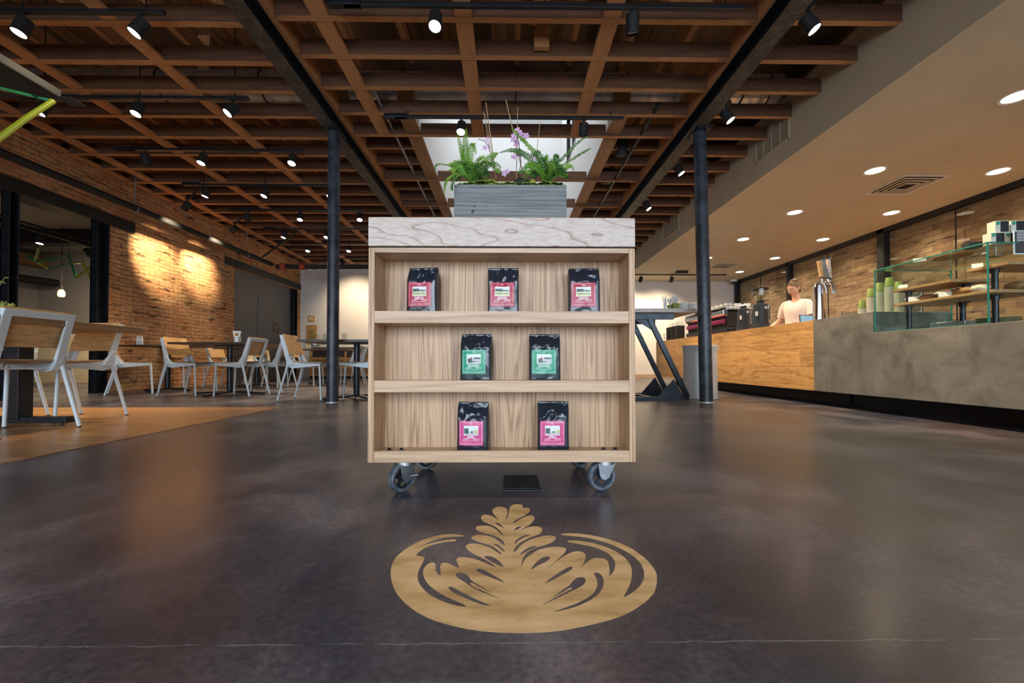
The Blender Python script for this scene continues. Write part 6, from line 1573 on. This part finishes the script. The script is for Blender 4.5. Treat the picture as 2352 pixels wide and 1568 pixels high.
def cup_(label, px, r, hh, mt_, straws=0, Y=5.2):
    q = P(px, 705, Y=Y)
    t = thing('paper_cup', label, 'cup', (q.x, Y, zt3))
    MB().lathe([(r * .78, 0), (r, hh), (r * .96, hh), (r * .74, .004)], 20).build('cup', mt_, t, smooth=True)
    rr = random.Random(px)
    for k in range(straws):
        a = rr.uniform(0, 2 * PI); MB().tube([(rr.uniform(-.4, .4) * r, rr.uniform(-.4, .4) * r, .01), (rr.uniform(-.9, .9) * r * 1.2, rr.uniform(-.9, .9) * r, hh + rr.uniform(.06, .10))], .006, 6).build('straw', 'whitepl', t)
cup_('green paper cup full of white wrapped straws on the high table', 1551, .045, .088, 'cupgreen', 16)
cup_('green paper cup with white stirrers left of the straw cup', 1539, .035, .075, 'cupgreen', 7, 5.26)
cup_('clear tumbler of white packets at the left end of the group on the high table', 1527, .032, .085, 'drink', 8, 5.22)
for j, (px, n_, zz) in enumerate(((1570, 5, 0), (1590, 5, 0))):
    for k in range(n_):
        q = P(px, 705, Y=5.25); o = MB().lathe([(.055, 0), (.058, .012), (.05, .02), (.048, .021)], 24).build('takeaway_cover', 'whitepl', smooth=True, loc=(q.x, 5.25, zt3 + k * .0205))
        tag(o, 'white plastic cup lid in the %s stack on the high table, %s from below' % (('left', 'right')[j], ('first', 'second', 'third', 'fourth', 'fifth')[k]), 'lid', 'stacks of white cup lids')
t = thing('waste_bin', 'tall round pale grey metal bin behind the right steel column', 'bin', (2.52, 5.32, 0))
MB().lathe([(.205, 0), (.21, .01), (.205, .03), (.205, .58), (.205, .60), (.212, .63), (.215, .66), (.222, .675), (.215, .69), (.195, .69), (.195, .1)], 40).build('drum', 'greycan', t, smooth=True)

# ------------------------------------------------------------------ BARISTA
# stands behind the wood counter, facing the counter end (towards -X), head bowed, left hand reaching to the machine
PX, PY = 4.40, 6.15
per = thing('person', 'woman in pale pink v-neck t-shirt, hair in a bun, working behind the wood counter', 'person', (PX, PY, 0), R(0))
def skinned(name, joints, edges, mat, parent, sub=2, root=0):
    me = bpy.data.meshes.new(name); me.from_pydata([j[0] for j in joints], edges, [])
    o = bpy.data.objects.new(name, me); COL.objects.link(o); o.parent = parent
    me.materials.append(M[mat])
    s = o.modifiers.new('skin', 'SKIN'); s.use_smooth_shade = True; s.branch_smoothing = 0.6
    for i, j in enumerate(joints):
        rd = j[1]; sv = me.skin_vertices[0].data[i]; sv.radius = rd if isinstance(rd, tuple) else (rd, rd)
        sv.use_root = (i == root)
    u = o.modifiers.new('sub', 'SUBSURF'); u.levels = sub; u.render_levels = sub
    return o
# body frame: forward = -X (image left) and slightly towards the camera; left side = towards camera(-Y) after turning
# the figure is modelled facing -Y, then turned
bt = bpy.data.objects.new('body_frame', None)
ROT = R(-62)     # model faces -Y; turned so that it looks to the left of the picture
per.rotation_euler = (0, 0, ROT)
J = [((0, 0, .93), (.135, .10)), ((0, .0, 1.06), (.115, .085)), ((0, -.01, 1.20), (.125, .095)), ((0, -.02, 1.32), (.14, .098)), ((0, -.018, 1.395), (.082, .066)),
     # left arm (x>0), right arm (x<0)
     ((.155, -.02, 1.35), .052), ((.215, -.03, 1.13), .040), ((.20, -.22, 1.03), .032), ((.15, -.40, .985), .023), ((.135, -.45, .975), (.028, .016)),
     ((-.155, -.02, 1.35), .052), ((-.245, .04, 1.14), .040), ((-.27, -.15, 1.04), .032), ((-.22, -.33, .995), .023), ((-.205, -.38, .985), (.028, .016)),
     # legs
     ((.085, 0, .84), .085), ((.09, -.01, .48), .058), ((.09, .02, .10), .040), ((.095, -.12, .035), .034),
     ((-.085, 0, .84), .085), ((-.09, -.01, .48), .058), ((-.09, .02, .10), .040), ((-.095, -.12, .035), .034)]
E = [(0, 1), (1, 2), (2, 3), (3, 4), (3, 5), (5, 6), (6, 7), (7, 8), (8, 9), (3, 10), (10, 11), (11, 12), (12, 13), (13, 14), (0, 15), (15, 16), (16, 17), (17, 18), (0, 19), (19, 20), (20, 21), (21, 22)]
body = skinned('body', J, E, 'skin', per)
MB().tube([(0, -.005, 1.34), (0, -.010, 1.39), (0, -.020, 1.43), (0, -.035, 1.47), (0, -.05, 1.51), (0, -.06, 1.55)], [.10, .078, .056, .050, .050, .050], 28).build('neck', 'skin', body, smooth='all')
# hands: palm plus separate fingers
def hand(wrist, fwd, side, s=1.0, up=Vector((0, 0, 1))):
    w = Vector(wrist); f = Vector(fwd).normalized(); sd = Vector(side).normalized(); up = Vector(up)
    js, ed = [(tuple(w), (.020, .014)), (tuple(w + f * .05), (.030, .013))], [(0, 1)]
    o = skinned('hand', js + [(tuple(w + f * .075), (.032, .012))], ed + [(1, 2)], 'skin', per, 2)
    for k, (off, ln) in enumerate(((-.026, .062), (-.009, .070), (.009, .066), (.025, .052))):
        a = w + f * .07 + sd * off; b = a + f * ln * .5 + up * .004; c = b + f * ln * .35 - up * .014; d = c + f * ln * .2 - up * .018
        skinned('finger', [(tuple(a), .0088), (tuple(b), .0082), (tuple(c), .0074), (tuple(d), .006)], [(0, 1), (1, 2), (2, 3)], 'skin', o, 1)
    a = w + f * .03 - sd * .022; b = a + f * .02 - sd * .026 - up * .006; c = b + f * .03 - sd * .006 - up * .01
    skinned('thumb', [(tuple(a), .011), (tuple(b), .0095), (tuple(c), .008)], [(0, 1), (1, 2)], 'skin', o, 1)
hand((.137, -.445, .977), (-.1, -1, -.15), (-1, 0, 0)); hand((-.207, -.375, .987), (.1, -1, -.15), (1, 0, 0))
# t-shirt: loose shell over torso and upper arms
rings = [(.90, .165, .125, 0), (1.0, .155, .115, 0), (1.08, .148, .108, 0), (1.16, .152, .118, -.008), (1.24, .165, .130, -.018), (1.31, .172, .122, -.016), (1.36, .165, .100, -.012), (1.395, .125, .078, -.01), (1.418, .082, .064, -.012)]
n = 36; vs = []; rr = random.Random(2)
for j, (z, rx, ry, cy) in enumerate(rings):
    for i in range(n):
        a = 2 * PI * i / n; x = rx * math.copysign(abs(math.cos(a)) ** .85, math.cos(a)); y = cy + ry * math.copysign(abs(math.sin(a)) ** .9, math.sin(a))
        zz = z
        if j == 8 and math.sin(a) < -.2: zz -= .085 * max(0, 1 - abs(math.cos(a)) / .75)   # v neck
        if j == 7 and math.sin(a) < -.3: zz -= .035 * max(0, 1 - abs(math.cos(a)) / .6)
        f = 1 + .035 * noise.noise(Vector((x * 9, y * 9, z * 7))) + (.02 * math.sin(a * 7 + z * 30) if z < 1.15 else 0)
        vs.append((x * f, (y - cy) * f + cy, zz))
fs = [(j * n + i, j * n + (i + 1) % n, (j + 1) * n + (i + 1) % n, (j + 1) * n + i) for j in range(len(rings) - 1) for i in range(n)]
sm = MB().add(vs, fs)
sh_ = sm.build('t_shirt', 'shirt', per, smooth='all'); so = sh_.modifiers.new('th', 'SOLIDIFY'); so.thickness = .006; so.offset = 1; su = sh_.modifiers.new('sub', 'SUBSURF'); su.levels = 1; su.render_levels = 2
for s, el in ((1, (.205, -.035, 1.17)), (-1, (-.232, .03, 1.18))):
    MB().tube([(s * .10, -.015, 1.365), (s * .15, -.018, 1.35), (s * .178, -.022, 1.29), (el[0], el[1], el[2])], [.058, .064, .064, .062], 20).build('sleeve', 'shirt', sh_, smooth=True)
o = MB().box(-.05, .05, -.006, 0, -.045, .045).build('print_frame', 'shirt', sh_); o.location = (.055, -.128, 1.02); o.rotation_euler = (0, 0, R(22))
m = MB()
for b in ((-.05, .05, .043, .046), (-.05, .05, -.046, -.043), (-.05, -.047, -.046, .046), (.047, .05, -.046, .046), (-.035, .035, .018, .022), (-.04, .04, -.020, -.012), (-.03, -.022, -.02, .004), (0, .006, -.02, .004), (.03, .036, -.02, .012)): m.box(b[0], b[1], -.008, -.006, b[2], b[3])
q = m.build('print', 'dark', sh_); q.location = o.location; q.rotation_euler = o.rotation_euler
# trousers
skinned('trousers', [((0, 0, .92), (.14, .11)), ((.088, 0, .82), .098), ((.09, -.01, .48), .070), ((.09, .02, .09), .055), ((-.088, 0, .82), .098), ((-.09, -.01, .48), .070), ((-.09, .02, .09), .055)], [(0, 1), (1, 2), (2, 3), (0, 4), (4, 5), (5, 6)], 'jeans', per)
for s in (-1, 1): MB().sphere((s * .093, -.05, .045), .045, .13, .045, 16, 10, fn=lambda p: 1).build('shoe', 'blacksoft', per, smooth=True)
# head, bowed and turned
hd = bpy.data.objects.new('head', None); COL.objects.link(hd)
def headfn(p):
    x, y, z = p.x, p.y, p.z          # face at -y
    r = 1.0
    if z < 0: r *= 1 - .18 * (-z) ** 1.5 * (1 if y < 0 else .5)      # narrowing jaw
    r *= 1 + .07 * math.exp(-((z + .80) ** 2) / .03 - (x * x) / .07) * max(0, min(1, -y * 2.5))      # chin
    if z < 0: r *= 1 - .20 * min(1, max(0, y) * 2) * min(1, -z * 1.6)
    # brow, eye sockets, cheeks
    if y < -.3:
        for sx in (-1, 1):
            dx, dz = x - sx * .34, z - .08
            r *= 1 - .055 * math.exp(-(dx * dx + dz * dz) / .022)
            dx, dz = x - sx * .42, z + .25
            r *= 1 + .03 * math.exp(-(dx * dx + dz * dz) / .05)
        r *= 1 + .02 * math.exp(-((z - .27) ** 2) / .01)
        # nose ridge and tip
        w_ = math.exp(-(x * x) / .010)
        if -.36 < z < .16: r *= 1 + .25 * w_ * max(0, (.16 - z) / .46) ** 1.3
        # lips, chin dip
        r *= 1 + .045 * math.exp(-((z + .50) ** 2) / .004 - (x * x) / .05)
        r *= 1 - .03 * math.exp(-((z + .63) ** 2) / .003 - (x * x) / .05)
    return r
hm = MB().sphere((0, 0, 0), .074, .094, .115, 64, 56, fn=headfn)
head = hm.mesh('head', 'skin', 'all'); bpy.data.objects.remove(hd, do_unlink=True)
hd = bpy.data.objects.new('head', head); COL.objects.link(hd); hd.parent = per
hd.location = (0, -.085, 1.575); hd.rotation_euler = (R(20), 0, R(-10))
fm = MB()
for sx in (-1, 1):
    fm.sphere((sx * .027, -.080, .006), .0145, .008, .0045, 12, 8)            # lowered lids / lashes
    fm.tube([(sx * .012, -.088, .027), (sx * .028, -.086, .032), (sx * .045, -.074, .026)], [.002, .003, .0015], 6)
fm.build('brows_and_lashes', 'hair', hd, smooth=True)
MB().sphere((0, -.090, -.056), .021, .006, .0055, 14, 8).build('lips', 'lip', hd, smooth=True)
for sx in (-1, 1):
    MB().sphere((sx * .072, .008, -.002), .010, .020, .030, 14, 10, fn=lambda p: 1 - .25 * (p.z < 0)).sphere((sx * .079, .004, .002), .004, .012, .019, 10, 8).build('ear', 'skin', hd, smooth=True)
# hair cap: the upper back of the head with combed ridges
vs = []; nn, kk = 48, 26
for i in range(kk + 1):
    for j in range(nn):
        a = 2 * PI * j / nn; back = (math.sin(a) + 1) / 2       # 1 at the back (+y)
        lim = (.28 + .48 * back ** 1.0) * PI
        ph = lim * i / kk
        x, y, z = math.sin(ph) * math.cos(a), math.sin(ph) * math.sin(a), math.cos(ph)
        q = 1.075 + .018 * math.sin(a * 20 + ph * 5) + .02 * noise.noise(Vector((x * 4, y * 4, z * 4)))
        if i == kk: q = 1.0
        vs.append((.074 * x * q, .094 * y * q, .115 * z * q))
hair = MB().add(vs, [(i * nn + j, (i + 1) * nn + j, (i + 1) * nn + (j + 1) % nn, i * nn + (j + 1) % nn) for i in range(kk) for j in range(nn)]).build('hair', 'hair', hd, smooth='all')
bunm = MB().sphere((0, .035, .112), .050, .048, .038, 28, 20, fn=lambda p: 1 + .14 * noise.noise(p * 4.5) + .05 * math.sin(p.x * 14 + p.z * 9))
bunm.sphere((0, .088, .045), .044, .030, .045, 20, 14, fn=lambda p: 1 + .14 * noise.noise(p * 5))
rr = random.Random(9)
for k in range(9):
    a = rr.uniform(0, 2 * PI); pts = [(math.cos(a + q) * .046, .035 + math.sin(a + q) * .044, .105 + .02 * math.sin(q * 2 + k)) for q in (0, .5, 1.0, 1.5, 2.0)]
    bunm.tube(pts, [.004, .008, .010, .008, .004], 8)
bunm.build('bun', 'hair', hair, smooth='all')

bpy.context.view_layer.update()
